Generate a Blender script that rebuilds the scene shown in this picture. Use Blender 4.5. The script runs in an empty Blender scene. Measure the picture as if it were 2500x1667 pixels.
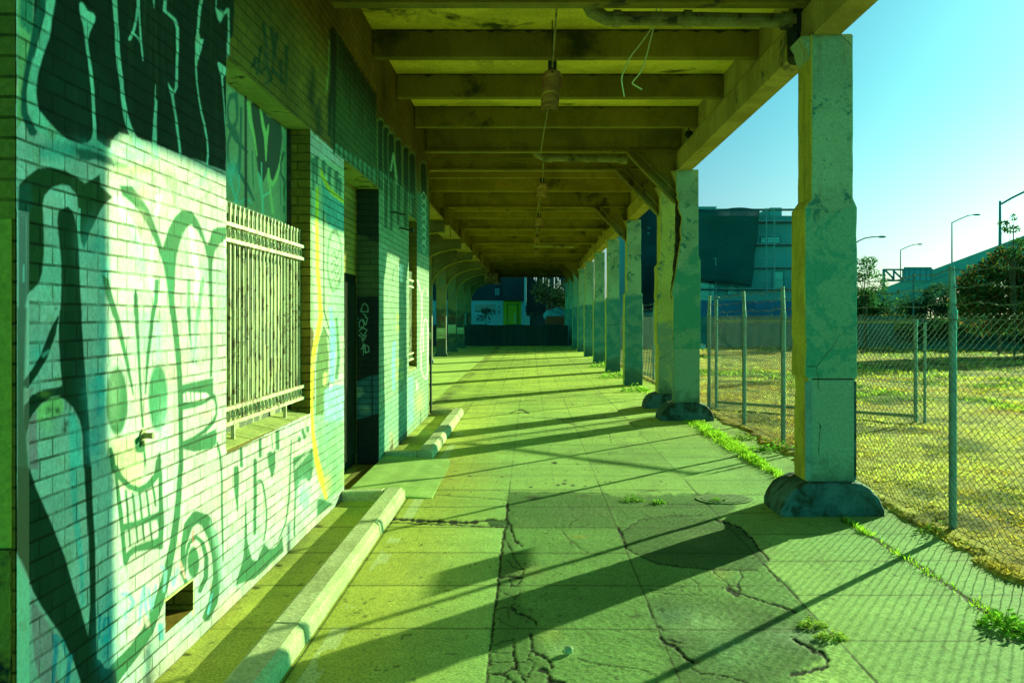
import bpy, bmesh, math, random
import numpy as np
from mathutils import Vector, Matrix

random.seed(7)
RNG = np.random.default_rng(7)
SC = bpy.context.scene
COL = SC.collection

# ------------------------------------------------------------------ camera
EYE = 1.67
U0, V0, F = 1294.0, 775.0, 2640.0          # principal point and focal length, in pixels of a 2500 wide frame
cam_d = bpy.data.cameras.new('camera')
cam = bpy.data.objects.new('camera', cam_d)
COL.objects.link(cam)
cam.location = (0, 0, EYE)
cam.rotation_euler = (math.radians(90), 0, 0)
cam_d.sensor_width = 36
cam_d.lens = 36 * F / 2500
cam_d.shift_x = -(U0 - 1250) / 2500
cam_d.shift_y = -(833.5 - V0) / 2500
cam_d.clip_start = 0.05
cam_d.clip_end = 3000
SC.camera = cam

# ------------------------------------------------------------------ light
SUN_EL = math.radians(13.0)
SUN_AZ = math.atan2(0.62, 0.784)            # to the right of +Y
SUN_COL = (0.73, 1.0, 0.45)
SUN_STR = 5.0
SKY_STR = 0.08
SKY_HIGH = (0.095, 0.38, 0.52)          # tint of the upper sky
SKY_LOW = (0.20, 0.36, 0.60)             # tint near the horizon
SKY_SIDE = (0.35, 9.0, 8.2)            # low sky out of view, boosted as added fill
EXPOSURE = 1.2
sd = bpy.data.lights.new('sun', 'SUN')
sd.energy = SUN_STR
sd.angle = math.radians(0.5)
sd.color = SUN_COL
sun = bpy.data.objects.new('sun', sd)
COL.objects.link(sun)
to_sun = Vector((math.sin(SUN_AZ) * math.cos(SUN_EL), math.cos(SUN_AZ) * math.cos(SUN_EL), math.sin(SUN_EL)))
sun.rotation_euler = to_sun.to_track_quat('Z', 'Y').to_euler()
sun.location = (20, 20, 30)

w = bpy.data.worlds.new('World')
SC.world = w
w.use_nodes = True
wn = w.node_tree
wn.nodes.clear()
sky = wn.nodes.new('ShaderNodeTexSky')
sky.sky_type = 'NISHITA'
sky.sun_disc = False
sky.sun_elevation = SUN_EL
sky.sun_rotation = SUN_AZ
sky.air_density = 1.0
sky.dust_density = 1.6
sky.ozone_density = 1.0
# the air is hazy: the sky brightens and whitens towards the horizon
tc = wn.nodes.new('ShaderNodeTexCoord')
sx = wn.nodes.new('ShaderNodeSeparateXYZ')
wn.links.new(tc.outputs['Generated'], sx.inputs[0])
hz = wn.nodes.new('ShaderNodeMapRange')
hz.interpolation_type = 'SMOOTHSTEP'
for i, v in ((1, -.02), (2, .22), (3, 0.0), (4, 1.0)): hz.inputs[i].default_value = v
wn.links.new(sx.outputs[2], hz.inputs[0])
tc_ = wn.nodes.new('ShaderNodeMix'); tc_.data_type = 'RGBA'
tc_.inputs[6].default_value = (*SKY_LOW, 1)
tc_.inputs[7].default_value = (*SKY_HIGH, 1)
wn.links.new(hz.outputs[0], tc_.inputs[0])
# beside and behind the camera the low sky is boosted, an added fill light
yb = wn.nodes.new('ShaderNodeMapRange')
yb.interpolation_type = 'SMOOTHSTEP'
for i, v in ((1, .86), (2, .35), (3, 0.0), (4, 1.0)): yb.inputs[i].default_value = v
wn.links.new(sx.outputs[1], yb.inputs[0])
lowc = wn.nodes.new('ShaderNodeMix'); lowc.data_type = 'RGBA'; lowc.blend_type = 'MULTIPLY'
lowc.blend_type = 'MIX'
lowc.inputs[6].default_value = (*SKY_LOW, 1)
lowc.inputs[7].default_value = (*SKY_SIDE, 1)
wn.links.new(yb.outputs[0], lowc.inputs[0])
wn.links.new(lowc.outputs[2], tc_.inputs[6])
tint = wn.nodes.new('ShaderNodeMix')
tint.data_type = 'RGBA'
tint.blend_type = 'MULTIPLY'
tint.inputs[0].default_value = 1.0
bg = wn.nodes.new('ShaderNodeBackground')
bg.inputs['Strength'].default_value = SKY_STR
wo = wn.nodes.new('ShaderNodeOutputWorld')
wn.links.new(sky.outputs[0], tint.inputs[6])
up = wn.nodes.new('ShaderNodeMapRange')
up.interpolation_type = 'SMOOTHSTEP'
for i, v in ((1, .29), (2, .5), (3, 1.0), (4, .08)): up.inputs[i].default_value = v
wn.links.new(sx.outputs[2], up.inputs[0])
deep = wn.nodes.new('ShaderNodeVectorMath'); deep.operation = 'SCALE'
wn.links.new(tc_.outputs[2], deep.inputs[0]); wn.links.new(up.outputs[0], deep.inputs['Scale'])
wn.links.new(deep.outputs[0], tint.inputs[7])
wn.links.new(tint.outputs[2], bg.inputs['Color'])
wn.links.new(bg.outputs[0], wo.inputs['Surface'])

SC.view_settings.view_transform = 'Standard'
SC.view_settings.look = 'None'
SC.view_settings.exposure = EXPOSURE
SC.view_settings.gamma = 1
SC.view_settings.use_curve_mapping = False
try:
    SC.cycles.max_bounces = 8
    SC.cycles.diffuse_bounces = 6
    SC.cycles.glossy_bounces = 3
    SC.cycles.transmission_bounces = 4
    SC.cycles.use_denoising = True
    SC.cycles.denoiser = 'OPENIMAGEDENOISE'
    SC.cycles.sample_clamp_indirect = 6
except Exception:
    pass

# ------------------------------------------------------------------ helpers
def proj(X, Y, Z):
    return U0 + F * X / Y, V0 + F * (EYE - Z) / Y


def tag(o, label=None, cat=None, group=None, kind=None):
    if label: o['label'] = label
    if cat: o['category'] = cat
    if group: o['group'] = group
    if kind: o['kind'] = kind
    return o


def thing(name, label, cat, loc=(0, 0, 0), group=None):
    o = bpy.data.objects.new(name, None)
    o.empty_display_size = 0.1
    COL.objects.link(o)
    o.location = loc
    return tag(o, label, cat, group)


def world_loc(o):
    l = Vector(o.location)
    while o.parent:
        o = o.parent
        l = l + Vector(o.location)
    return l


def link_mesh(name, me, mat, parent=None, loc=None):
    """Mesh data is in world coordinates; the origin is moved to the parent's (or to loc)."""
    o = bpy.data.objects.new(name, me)
    COL.objects.link(o)
    if mat is not None:
        if isinstance(mat, (list, tuple)):
            for m in mat: me.materials.append(m)
        else:
            me.materials.append(mat)
    if parent is not None:
        o.parent = parent
        off = world_loc(parent)
        me.transform(Matrix.Translation(-off))
    elif loc is not None:
        me.transform(Matrix.Translation(-Vector(loc)))
        o.location = loc
    return o


class MB:
    """Collects shapes as one mesh."""
    def __init__(s):
        s.v = []; s.f = []; s.mi = []

    def add(s, vs, fs, mi=0):
        n = len(s.v)
        s.v += [tuple(p) for p in vs]
        s.f += [tuple(i + n for i in f) for f in fs]
        s.mi += [mi] * len(fs)
        return s

    def box(s, x0, x1, y0, y1, z0, z1, mi=0):
        vs = [(x, y, z) for x in (x0, x1) for y in (y0, y1) for z in (z0, z1)]
        fs = [(0, 1, 3, 2), (4, 6, 7, 5), (0, 4, 5, 1), (2, 3, 7, 6), (0, 2, 6, 4), (1, 5, 7, 3)]
        return s.add(vs, fs, mi)

    def obox(s, p, q, w, h, mi=0):
        """Box beam from p to q with width w (sideways) and height h."""
        p, q = Vector(p), Vector(q)
        d = (q - p).normalized()
        up = Vector((0, 0, 1)) if abs(d.z) < 0.95 else Vector((0, 1, 0))
        a = d.cross(up).normalized() * (w / 2)
        b = a.cross(d).normalized() * (h / 2)
        vs = []
        for e in (p, q):
            vs += [e - a - b, e + a - b, e + a + b, e - a + b]
        fs = [(0, 3, 2, 1), (4, 5, 6, 7), (0, 1, 5, 4), (1, 2, 6, 5), (2, 3, 7, 6), (3, 0, 4, 7)]
        return s.add(vs, fs, mi)

    def prism_y(s, prof, y0, y1, mi=0):
        """Polygon prof of (x, z) extruded from y0 to y1."""
        n = len(prof)
        vs = [(x, y0, z) for x, z in prof] + [(x, y1, z) for x, z in prof]
        fs = [tuple(range(n)), tuple(range(2 * n - 1, n - 1, -1))]
        fs += [(i, i + n, (i + 1) % n + n, (i + 1) % n) for i in range(n)]
        return s.add(vs, fs, mi)

    def prism_x(s, prof, x0, x1, mi=0):
        """Polygon prof of (y, z) extruded from x0 to x1."""
        n = len(prof)
        vs = [(x0, y, z) for y, z in prof] + [(x1, y, z) for y, z in prof]
        fs = [tuple(range(n - 1, -1, -1)), tuple(range(n, 2 * n))]
        fs += [(i, (i + 1) % n, (i + 1) % n + n, i + n) for i in range(n)]
        return s.add(vs, fs, mi)

    def prism_z(s, prof, z0, z1, mi=0):
        n = len(prof)
        vs = [(x, y, z0) for x, y in prof] + [(x, y, z1) for x, y in prof]
        fs = [tuple(range(n - 1, -1, -1)), tuple(range(n, 2 * n))]
        fs += [(i, (i + 1) % n, (i + 1) % n + n, i + n) for i in range(n)]
        return s.add(vs, fs, mi)

    def tube(s, pts, r, k=8, mi=0, caps=True):
        """Tube along pts; r one radius or one per point."""
        pts = [Vector(p) for p in pts]
        n = len(pts)
        rs = r if isinstance(r, (list, tuple)) else [r] * n
        base = len(s.v)
        ref = None
        for i, p in enumerate(pts):
            d = (pts[min(i + 1, n - 1)] - pts[max(i - 1, 0)]).normalized()
            if ref is None:
                ref = Vector((0, 0, 1)) if abs(d.z) < 0.9 else Vector((1, 0, 0))
            a = d.cross(ref)
            if a.length < 1e-5:
                a = d.cross(Vector((0.3, 1, 0.2)))
            a.normalize()
            b = d.cross(a).normalized()
            ref = b.cross(d) * -1 if False else ref
            for j in range(k):
                t = 2 * math.pi * j / k
                s.v.append(tuple(p + (a * math.cos(t) + b * math.sin(t)) * rs[i]))
        for i in range(n - 1):
            for j in range(k):
                o = base + i * k
                s.f.append((o + j, o + (j + 1) % k, o + k + (j + 1) % k, o + k + j)); s.mi.append(mi)
        if caps:
            s.f.append(tuple(base + j for j in range(k - 1, -1, -1))); s.mi.append(mi)
            o = base + (n - 1) * k
            s.f.append(tuple(o + j for j in range(k))); s.mi.append(mi)
        return s

    def ball(s, c, rx, ry=None, rz=None, n=8, m=6, mi=0):
        ry = ry or rx; rz = rz or rx
        vs = [(c[0], c[1], c[2] - rz)]
        for i in range(1, m):
            a = -math.pi / 2 + math.pi * i / m
            for j in range(n):
                t = 2 * math.pi * j / n
                vs.append((c[0] + rx * math.cos(a) * math.cos(t), c[1] + ry * math.cos(a) * math.sin(t), c[2] + rz * math.sin(a)))
        vs.append((c[0], c[1], c[2] + rz))
        fs = [(0, 1 + (j + 1) % n, 1 + j) for j in range(n)]
        for i in range(m - 2):
            o = 1 + i * n
            fs += [(o + j, o + (j + 1) % n, o + n + (j + 1) % n, o + n + j) for j in range(n)]
        o = 1 + (m - 2) * n
        fs += [(o + j, o + (j + 1) % n, len(vs) - 1) for j in range(n)]
        return s.add(vs, fs, mi)

    def build(s, name, mat, parent=None, loc=None, bevel=0.0, smooth=False, seg=1):
        me = bpy.data.meshes.new(name)
        me.from_pydata(s.v, [], s.f)
        me.update()
        bm = bmesh.new(); bm.from_mesh(me)
        bmesh.ops.recalc_face_normals(bm, faces=bm.faces)
        bm.to_mesh(me); bm.free()
        if any(s.mi) and len(me.polygons) == len(s.mi):
            me.polygons.foreach_set('material_index', s.mi)
        if smooth:
            me.polygons.foreach_set('use_smooth', [True] * len(me.polygons))
        o = link_mesh(name, me, mat, parent, loc)
        if bevel:
            b = o.modifiers.new('bevel', 'BEVEL')
            b.width = bevel; b.segments = seg; b.limit_method = 'ANGLE'; b.angle_limit = math.radians(40)
        return o


def np_mesh(name, V, Fq, mat, parent=None, loc=None, smooth=False, colors=None, nside=None):
    """Mesh from numpy arrays: V (n,3), Fq (m,k)."""
    me = bpy.data.meshes.new(name)
    V = np.ascontiguousarray(V, dtype=np.float32)
    Fq = np.ascontiguousarray(Fq, dtype=np.int32)
    m, k = Fq.shape
    me.vertices.add(len(V)); me.vertices.foreach_set('co', V.ravel())
    me.loops.add(m * k); me.loops.foreach_set('vertex_index', Fq.ravel())
    me.polygons.add(m)
    me.polygons.foreach_set('loop_start', np.arange(0, m * k, k, dtype=np.int32))
    try:
        me.polygons.foreach_set('loop_total', np.full(m, k, dtype=np.int32))
    except Exception:
        pass
    if smooth:
        me.polygons.foreach_set('use_smooth', np.ones(m, dtype=bool))
    if colors is not None:
        at = me.color_attributes.new('paint', 'FLOAT_COLOR', 'POINT')
        c = np.ones((len(V), 4), dtype=np.float32); c[:, :3] = colors
        at.data.foreach_set('color', c.ravel())
    me.update(calc_edges=True)
    me.validate()
    return link_mesh(name, me, mat, parent, loc)


def vnoise(x, y, seed=0):
    """Value noise in [0,1] on numpy arrays."""
    xi = np.floor(x).astype(np.int64); yi = np.floor(y).astype(np.int64)
    fx = x - xi; fy = y - yi
    fx = fx * fx * (3 - 2 * fx); fy = fy * fy * (3 - 2 * fy)
    def h(a, b):
        n = (a * 374761393 + b * 668265263 + seed * 982451653) & 0x7fffffff
        n = ((n ^ (n >> 13)) * 1274126177) & 0x7fffffff
        return ((n ^ (n >> 16)) & 0xffff) / 65535.0
    return (h(xi, yi) * (1 - fx) + h(xi + 1, yi) * fx) * (1 - fy) + (h(xi, yi + 1) * (1 - fx) + h(xi + 1, yi + 1) * fx) * fy


def fbm(x, y, seed=0, o=4):
    r = 0; a = 0.5; t = 0
    for i in range(o):
        r = r + a * vnoise(x * 2 ** i, y * 2 ** i, seed + i * 17); t += a; a *= 0.5
    return r / t


class Canvas:
    """Paint on the vertices of a fine grid. Shapes are given in the pixels of a photo of the wall, through origin + zoom factor."""
    def __init__(s, U, V, base):
        s.U, s.V = U, V
        s.c = np.empty((len(U), 3)); s.c[:] = base
        s.d = np.zeros(len(U))               # depth (for grooves)
        s.zoom(0, 0, 1)

    def zoom(s, ox, oy, k):
        s.ox, s.oy, s.k = ox, oy, k
        return s

    def _pts(s, pts):
        return [(s.ox + x / s.k, s.oy + y / s.k) for x, y in pts]

    def _put(s, idx, cov, color, depth):
        if color is not None:
            c = np.asarray(color)
            s.c[idx] = s.c[idx] * (1 - cov[:, None]) + c * cov[:, None]
        if depth:
            s.d[idx] = np.maximum(s.d[idx], cov * depth)

    def _box(s, P, m):
        xs = [p[0] for p in P]; ys = [p[1] for p in P]
        return np.nonzero((s.U > min(xs) - m) & (s.U < max(xs) + m) & (s.V > min(ys) - m) & (s.V < max(ys) + m))[0]

    def poly(s, pts, color, soft=2.0, alpha=1.0, rough=0.0, depth=0, seed=1):
        P = s._pts(pts)
        idx = s._box(P, soft + rough)
        if not len(idx): return s
        x, y = s.U[idx], s.V[idx]
        if rough:
            x = x + (fbm(x * 0.08, y * 0.08, seed) - .5) * 2 * rough; y = y + (fbm(x * 0.08 + 40, y * 0.08, seed) - .5) * 2 * rough
        ins = np.zeros(len(idx), bool); dist = np.full(len(idx), 1e9)
        n = len(P)
        for i in range(n):
            (x1, y1), (x2, y2) = P[i], P[(i + 1) % n]
            if y1 != y2:
                cr = ((y1 > y) != (y2 > y)) & (x < (x2 - x1) * (y - y1) / (y2 - y1) + x1)
                ins ^= cr
            dx, dy = x2 - x1, y2 - y1
            L = dx * dx + dy * dy
            if L == 0: continue
            t = np.clip(((x - x1) * dx + (y - y1) * dy) / L, 0, 1)
            dist = np.minimum(dist, (x - x1 - t * dx) ** 2 + (y - y1 - t * dy) ** 2)
        sdv = np.where(ins, 1, -1) * np.sqrt(dist)
        t = np.clip((sdv + soft) / (2 * soft), 0, 1)
        s._put(idx, t * t * (3 - 2 * t) * alpha, color, depth)
        return s

    def stroke(s, pts, wd, color, soft=1.5, alpha=1.0, depth=0, rough=0.0, seed=3, raw=False):
        """wd in zoom pixels, one or one per point."""
        P = pts if raw else s._pts(pts)
        k = 1 if raw else s.k
        W = [v / k / 2 for v in (wd if isinstance(wd, (list, tuple)) else [wd] * len(P))]
        idx = s._box(P, max(W) + soft + rough)
        if not len(idx): return s
        x, y = s.U[idx], s.V[idx]
        if rough:
            x = x + (fbm(x * 0.1, y * 0.1, seed) - .5) * 2 * rough; y = y + (fbm(x * 0.1 + 40, y * 0.1, seed) - .5) * 2 * rough
        best = np.full(len(idx), -1e9)
        for i in range(len(P) - 1):
            (x1, y1), (x2, y2) = P[i], P[i + 1]
            dx, dy = x2 - x1, y2 - y1
            L = dx * dx + dy * dy
            if L == 0: continue
            t = np.clip(((x - x1) * dx + (y - y1) * dy) / L, 0, 1)
            d = np.sqrt((x - x1 - t * dx) ** 2 + (y - y1 - t * dy) ** 2)
            best = np.maximum(best, W[i] + (W[i + 1] - W[i]) * t - d)
        t = np.clip((best + soft) / (2 * soft), 0, 1)
        s._put(idx, t * t * (3 - 2 * t) * alpha, color, depth)
        return s

    def ell(s, c, rx, ry, color, soft=2.0, alpha=1.0, ring=0):
        (cx, cy), = s._pts([c]); rx /= s.k; ry /= s.k; ring /= s.k
        idx = s._box([(cx - rx, cy - ry), (cx + rx, cy + ry)], soft + ring)
        if not len(idx): return s
        q = np.sqrt(((s.U[idx] - cx) / rx) ** 2 + ((s.V[idx] - cy) / ry) ** 2)
        sdv = (1 - q) * min(rx, ry)
        if ring: sdv = ring / 2 - np.abs(sdv)
        t = np.clip((sdv + soft) / (2 * soft), 0, 1)
        s._put(idx, t * t * (3 - 2 * t) * alpha, color, 0)
        return s

    def spray(s, c, rx, ry, color, alpha=0.6, seed=5):
        (cx, cy), = s._pts([c]); rx /= s.k; ry /= s.k
        idx = s._box([(cx - rx * 2, cy - ry * 2), (cx + rx * 2, cy + ry * 2)], 1)
        if not len(idx): return s
        q = ((s.U[idx] - cx) / rx) ** 2 + ((s.V[idx] - cy) / ry) ** 2
        n = fbm(s.U[idx] * 0.05, s.V[idx] * 0.05, seed) * 1.2 + .3
        s._put(idx, np.clip(np.exp(-q) * alpha * n, 0, 1), color, 0)
        return s


# ------------------------------------------------------------------ materials
class NB:
    def __init__(s, name):
        s.m = bpy.data.materials.new(name); s.m.use_nodes = True
        s.t = s.m.node_tree; s.t.nodes.clear()
        s.out = s.t.nodes.new('ShaderNodeOutputMaterial')
        s._pos = None

    def n(s, ty, **kw):
        nd = s.t.nodes.new(ty)
        for k, v in kw.items(): setattr(nd, k, v)
        return nd

    def l(s, a, b): s.t.links.new(a, b)

    def pos(s):
        if s._pos is None: s._pos = s.n('ShaderNodeNewGeometry').outputs['Position']
        return s._pos

    def val(s, sock, v):
        if isinstance(v, (int, float)): sock.default_value = v
        elif isinstance(v, (tuple, list)):
            sock.default_value = (*v, 1) if len(v) == 3 and sock.type == 'RGBA' else v
        else: s.l(v, sock)

    def mapping(s, scale=(1, 1, 1), loc=(0, 0, 0), vec=None):
        m = s.n('ShaderNodeMapping')
        m.inputs['Scale'].default_value = scale; m.inputs['Location'].default_value = loc
        s.l(vec if vec is not None else s.pos(), m.inputs['Vector'])
        return m.outputs[0]

    def noise(s, scale=5, detail=4, rough=.55, vec=None, dist=0.0):
        n = s.n('ShaderNodeTexNoise')
        n.inputs['Scale'].default_value = scale; n.inputs['Detail'].default_value = detail
        n.inputs['Roughness'].default_value = rough; n.inputs['Distortion'].default_value = dist
        s.l(vec if vec is not None else s.pos(), n.inputs['Vector'])
        return n.outputs[0]

    def ramp(s, fac, a, b, ca=0.0, cb=1.0):
        m = s.n('ShaderNodeMapRange')
        m.interpolation_type = 'SMOOTHSTEP'
        m.inputs[1].default_value = a; m.inputs[2].default_value = b
        m.inputs[3].default_value = ca; m.inputs[4].default_value = cb
        s.l(fac, m.inputs[0])
        return m.outputs[0]

    def math(s, op, a, b=0.0):
        m = s.n('ShaderNodeMath', operation=op)
        s.val(m.inputs[0], a); s.val(m.inputs[1], b)
        return m.outputs[0]

    def mix(s, fac, a, b, mode='MIX'):
        m = s.n('ShaderNodeMix', data_type='RGBA', blend_type=mode)
        s.val(m.inputs[0], fac); s.val(m.inputs[6], a); s.val(m.inputs[7], b)
        return m.outputs[2]

    def xyz(s, vec=None):
        x = s.n('ShaderNodeSeparateXYZ'); s.l(vec if vec is not None else s.pos(), x.inputs[0])
        return x.outputs

    def comb(s, x, y, z=0.0):
        c = s.n('ShaderNodeCombineXYZ')
        s.val(c.inputs[0], x); s.val(c.inputs[1], y); s.val(c.inputs[2], z)
        return c.outputs[0]

    def bump(s, h, strength=.3, dist=.01, normal=None):
        b = s.n('ShaderNodeBump')
        b.inputs['Strength'].default_value = strength; b.inputs['Distance'].default_value = dist
        s.l(h, b.inputs['Height'])
        if normal is not None: s.l(normal, b.inputs['Normal'])
        return b.outputs[0]

    def bsdf(s, col, rough=.8, metal=0.0, normal=None, spec=.3):
        p = s.n('ShaderNodeBsdfPrincipled')
        s.val(p.inputs['Base Color'], col); s.val(p.inputs['Roughness'], rough); s.val(p.inputs['Metallic'], metal)
        s.val(p.inputs['Specular IOR Level'], spec)
        if normal is not None: s.l(normal, p.inputs['Normal'])
        s.l(p.outputs[0], s.out.inputs['Surface'])
        return p


def M_weather(name, c, c2=None, rough=.85, scale=2.5, lo=.42, hi=.62, stain=None, stain_lo=.58, stain_hi=.68, stain_scale=1.3,
              grain=.35, grain_scale=90, bump=.25, bdist=.006, metal=0.0, spec=.3, streak=0.0):
    """Weathered plain surface: two tones in clouds, darker stains, fine grain, slight relief, optional streaks down the face."""
    b = NB(name)
    c2 = c2 or tuple(v * .72 for v in c)
    n1 = b.noise(scale, 5, .6)
    col = b.mix(b.ramp(n1, lo, hi), c, c2)
    g = b.noise(grain_scale * .5, 5, .8)
    col = b.mix(grain, col, b.mix(b.ramp(g, .28, .72), (.3, .3, .3), (1.6, 1.6, 1.6)), 'MULTIPLY')
    if streak:
        sn = b.noise(1.0, 5, .65, b.mapping((9, 9, .6)))
        col = b.mix(b.math('MULTIPLY', b.ramp(sn, .5, .75), streak), col, tuple(v * .35 for v in c))
    if stain is not None:
        sn = b.noise(stain_scale, 7, .68, dist=.4)
        col = b.mix(b.ramp(sn, stain_lo, stain_hi), col, stain)
    h = b.math('ADD', g, b.math('MULTIPLY', b.noise(18, 5, .6), 1.5))
    b.bsdf(col, rough, metal, b.bump(h, bump, bdist), spec)
    return b.m


def brick_nodes(b, uvec, wob=.004, bw=.205, rh=.0688, mortar=.0055):
    """Wobbly running bond; returns (mortar factor, per brick tone)."""
    wn_ = b.n('ShaderNodeTexNoise'); wn_.inputs['Scale'].default_value = 6; wn_.inputs['Detail'].default_value = 3
    b.l(uvec, wn_.inputs['Vector'])
    sub = b.n('ShaderNodeVectorMath', operation='SUBTRACT'); b.l(wn_.outputs['Color'], sub.inputs[0]); sub.inputs[1].default_value = (.5, .5, .5)
    sc = b.n('ShaderNodeVectorMath', operation='SCALE'); b.l(sub.outputs[0], sc.inputs[0]); sc.inputs['Scale'].default_value = wob * 2
    ad = b.n('ShaderNodeVectorMath', operation='ADD'); b.l(uvec, ad.inputs[0]); b.l(sc.outputs[0], ad.inputs[1])
    t = b.n('ShaderNodeTexBrick')
    t.inputs['Scale'].default_value = 1
    t.inputs['Mortar Size'].default_value = mortar; t.inputs['Mortar Smooth'].default_value = .25
    t.inputs['Bias'].default_value = 0; t.inputs['Brick Width'].default_value = bw; t.inputs['Row Height'].default_value = rh
    t.inputs['Color1'].default_value = (.0, .0, .0, 1); t.inputs['Color2'].default_value = (1, 1, 1, 1); t.inputs['Mortar'].default_value = (.5, .5, .5, 1)
    b.l(ad.outputs[0], t.inputs['Vector'])
    return t.outputs['Fac'], t.outputs['Color'], ad.outputs[0]


def M_brick(name, c, c2, axis='Y', use_paint=False, rough=.55, spec=.45, mortar_dark=.3, bw=.205):
    b = NB(name)
    x = b.xyz()
    uv = b.comb(x[1] if axis == 'Y' else x[0], x[2])
    mf, tone, _ = brick_nodes(b, uv, bw=bw)
    if use_paint:
        a = b.n('ShaderNodeAttribute', attribute_name='paint')
        base = a.outputs['Color']
    else:
        base = b.mix(b.ramp(b.noise(1.6, 4), .4, .65), c, c2)
    base = b.mix(.34, base, b.mix(tone, (.5, .5, .5), (1.35, 1.35, 1.35)), 'MULTIPLY')
    g = b.noise(48, 5, .8)
    base = b.mix(.5, base, b.mix(b.ramp(g, .3, .7), (.5, .5, .5), (1.4, 1.4, 1.4)), 'MULTIPLY')
    st = b.noise(1.0, 5, .6, b.mapping((7, 7, .8)))
    base = b.mix(b.math('MULTIPLY', b.ramp(st, .52, .8), .3), base, (.12, .13, .07))
    sp = b.ramp(b.noise(42, 2, .5), .70, .74)
    base = b.mix(b.math('MULTIPLY', sp, .55), base, (.03, .035, .02))
    # not every joint is equally open
    jn = b.ramp(b.noise(5, 3, .6), .32, .62)
    jf = b.math('MULTIPLY', mf, b.math('ADD', b.math('MULTIPLY', jn, .65), .35))
    base = b.mix(jf, base, b.mix(1.0, base, (mortar_dark, mortar_dark, mortar_dark * .75), 'MULTIPLY'))
    h = b.math('SUBTRACT', b.math('MULTIPLY', b.math('ADD', g, b.noise(30, 4)), .10), b.math('MULTIPLY', mf, 1.0))
    b.bsdf(base, b.ramp(g, .3, .7, rough - .06, rough + .1), 0, b.bump(h, .9, .008), spec)
    return b.m


def M_leaf(name, c, c2, trans=.45, scale=3.0):
    b = NB(name)
    col = b.mix(b.ramp(b.noise(scale, 4, .7), .35, .65), c, c2)
    d = b.n('ShaderNodeBsdfDiffuse'); b.l(col, d.inputs[0])
    t = b.n('ShaderNodeBsdfTranslucent'); b.l(col, t.inputs[0])
    m = b.n('ShaderNodeMixShader'); m.inputs[0].default_value = trans
    b.l(d.outputs[0], m.inputs[1]); b.l(t.outputs[0], m.inputs[2]); b.l(m.outputs[0], b.out.inputs['Surface'])
    return b.m


def M_paintflat(name, rough=.6, spec=.4, grain=.3, gscale=90, bump=.2, bdist=.004):
    """Surface whose colours are painted on its vertices."""
    b = NB(name)
    a = b.n('ShaderNodeAttribute', attribute_name='paint')
    g = b.noise(gscale * .6, 5, .8)
    col = b.mix(grain, a.outputs['Color'], b.mix(b.ramp(g, .28, .72), (.35, .35, .35), (1.6, 1.6, 1.6)), 'MULTIPLY')
    h = b.math('ADD', g, b.noise(gscale * .25, 4))
    b.bsdf(col, rough, 0, b.bump(h, bump, bdist), spec)
    return b.m

TAN, TAN2 = (.15, .10, .010), (.24, .16, .035)
m_slab = M_weather('ceiling_concrete', (.95, .74, .08), (.70, .54, .055), scale=1.3, stain=(.09, .085, .02), stain_lo=.565, stain_hi=.66, stain_scale=1.1, bump=.3, grain=.4)
m_beam = M_weather('beam_paint', (.26, .20, .017), (.18, .14, .011), scale=1.2, stain=(.04, .042, .012), stain_lo=.565, stain_hi=.69, stain_scale=.9, bump=.2, grain=.35, streak=.35)
m_girder = M_weather('girder_concrete', (.46, .38, .09), (.34, .27, .06), scale=1.4, stain=(.10, .10, .05), stain_lo=.60, stain_hi=.68, stain_scale=2.2, bump=.45, streak=.4)
m_steel = M_weather('riveted_steel', (.25, .195, .022), (.17, .135, .014), scale=1.8, stain=(.06, .055, .02), stain_lo=.58, stain_hi=.66, stain_scale=1.4, rough=.7, bump=.15, streak=.3)
m_pipe = M_weather('pipe_paint', (.30, .27, .09), (.2, .17, .05), scale=5, stain=(.05, .04, .02), stain_lo=.55, stain_hi=.64, stain_scale=5, rough=.65)
m_foot = M_weather('footing_paint', (.07, .16, .17), (.04, .10, .10), scale=4, stain=(.025, .04, .022), stain_lo=.47, stain_hi=.60, stain_scale=4.5, bump=.5, streak=.8)
m_kerb = M_weather('kerb_concrete', (.52, .52, .28), (.42, .42, .2), scale=3, stain=(.22, .2, .09), stain_lo=.62, stain_hi=.75, stain_scale=3, bump=.6, grain=.5, bdist=.01)
m_rust = M_weather('rusty_sheet', (.24, .11, .03), (.15, .065, .02), scale=9, stain=(.40, .32, .05), stain_lo=.52, stain_hi=.66, stain_scale=3, rough=.8, streak=.5)
m_grille = M_weather('grille_paint', (.62, .60, .36), (.52, .47, .24), scale=9, stain=(.16, .10, .04), stain_lo=.52, stain_hi=.6, stain_scale=11, rough=.5, grain=.4)
m_galv = M_weather('galvanised_steel', (.17, .27, .22), (.12, .20, .165), scale=7, stain=(.10, .09, .04), stain_lo=.60, stain_hi=.72, stain_scale=6, rough=.45, metal=.35, grain=.3)
m_wire = M_weather('fence_wire', (.10, .15, .11), (.08, .10, .06), rough=.5, metal=.0, grain=.1, bump=0)
m_dark = M_weather('dark_paint', (.014, .02, .014), (.02, .025, .012), rough=.5, grain=.3)
m_core = M_weather('broken_concrete', (.045, .035, .02), (.09, .06, .03), scale=14, bump=1, bdist=.03, grain=.6)
m_lightwire = M_weather('bare_wire', (.65, .72, .35), (.6, .66, .3), rough=.4, grain=.1, bump=0)
m_soffit = M_weather('soffit_paint', (.34, .50, .18), (.24, .38, .12), scale=2, stain=(.03, .05, .02), stain_lo=.56, stain_hi=.64, stain_scale=2.6)


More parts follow.
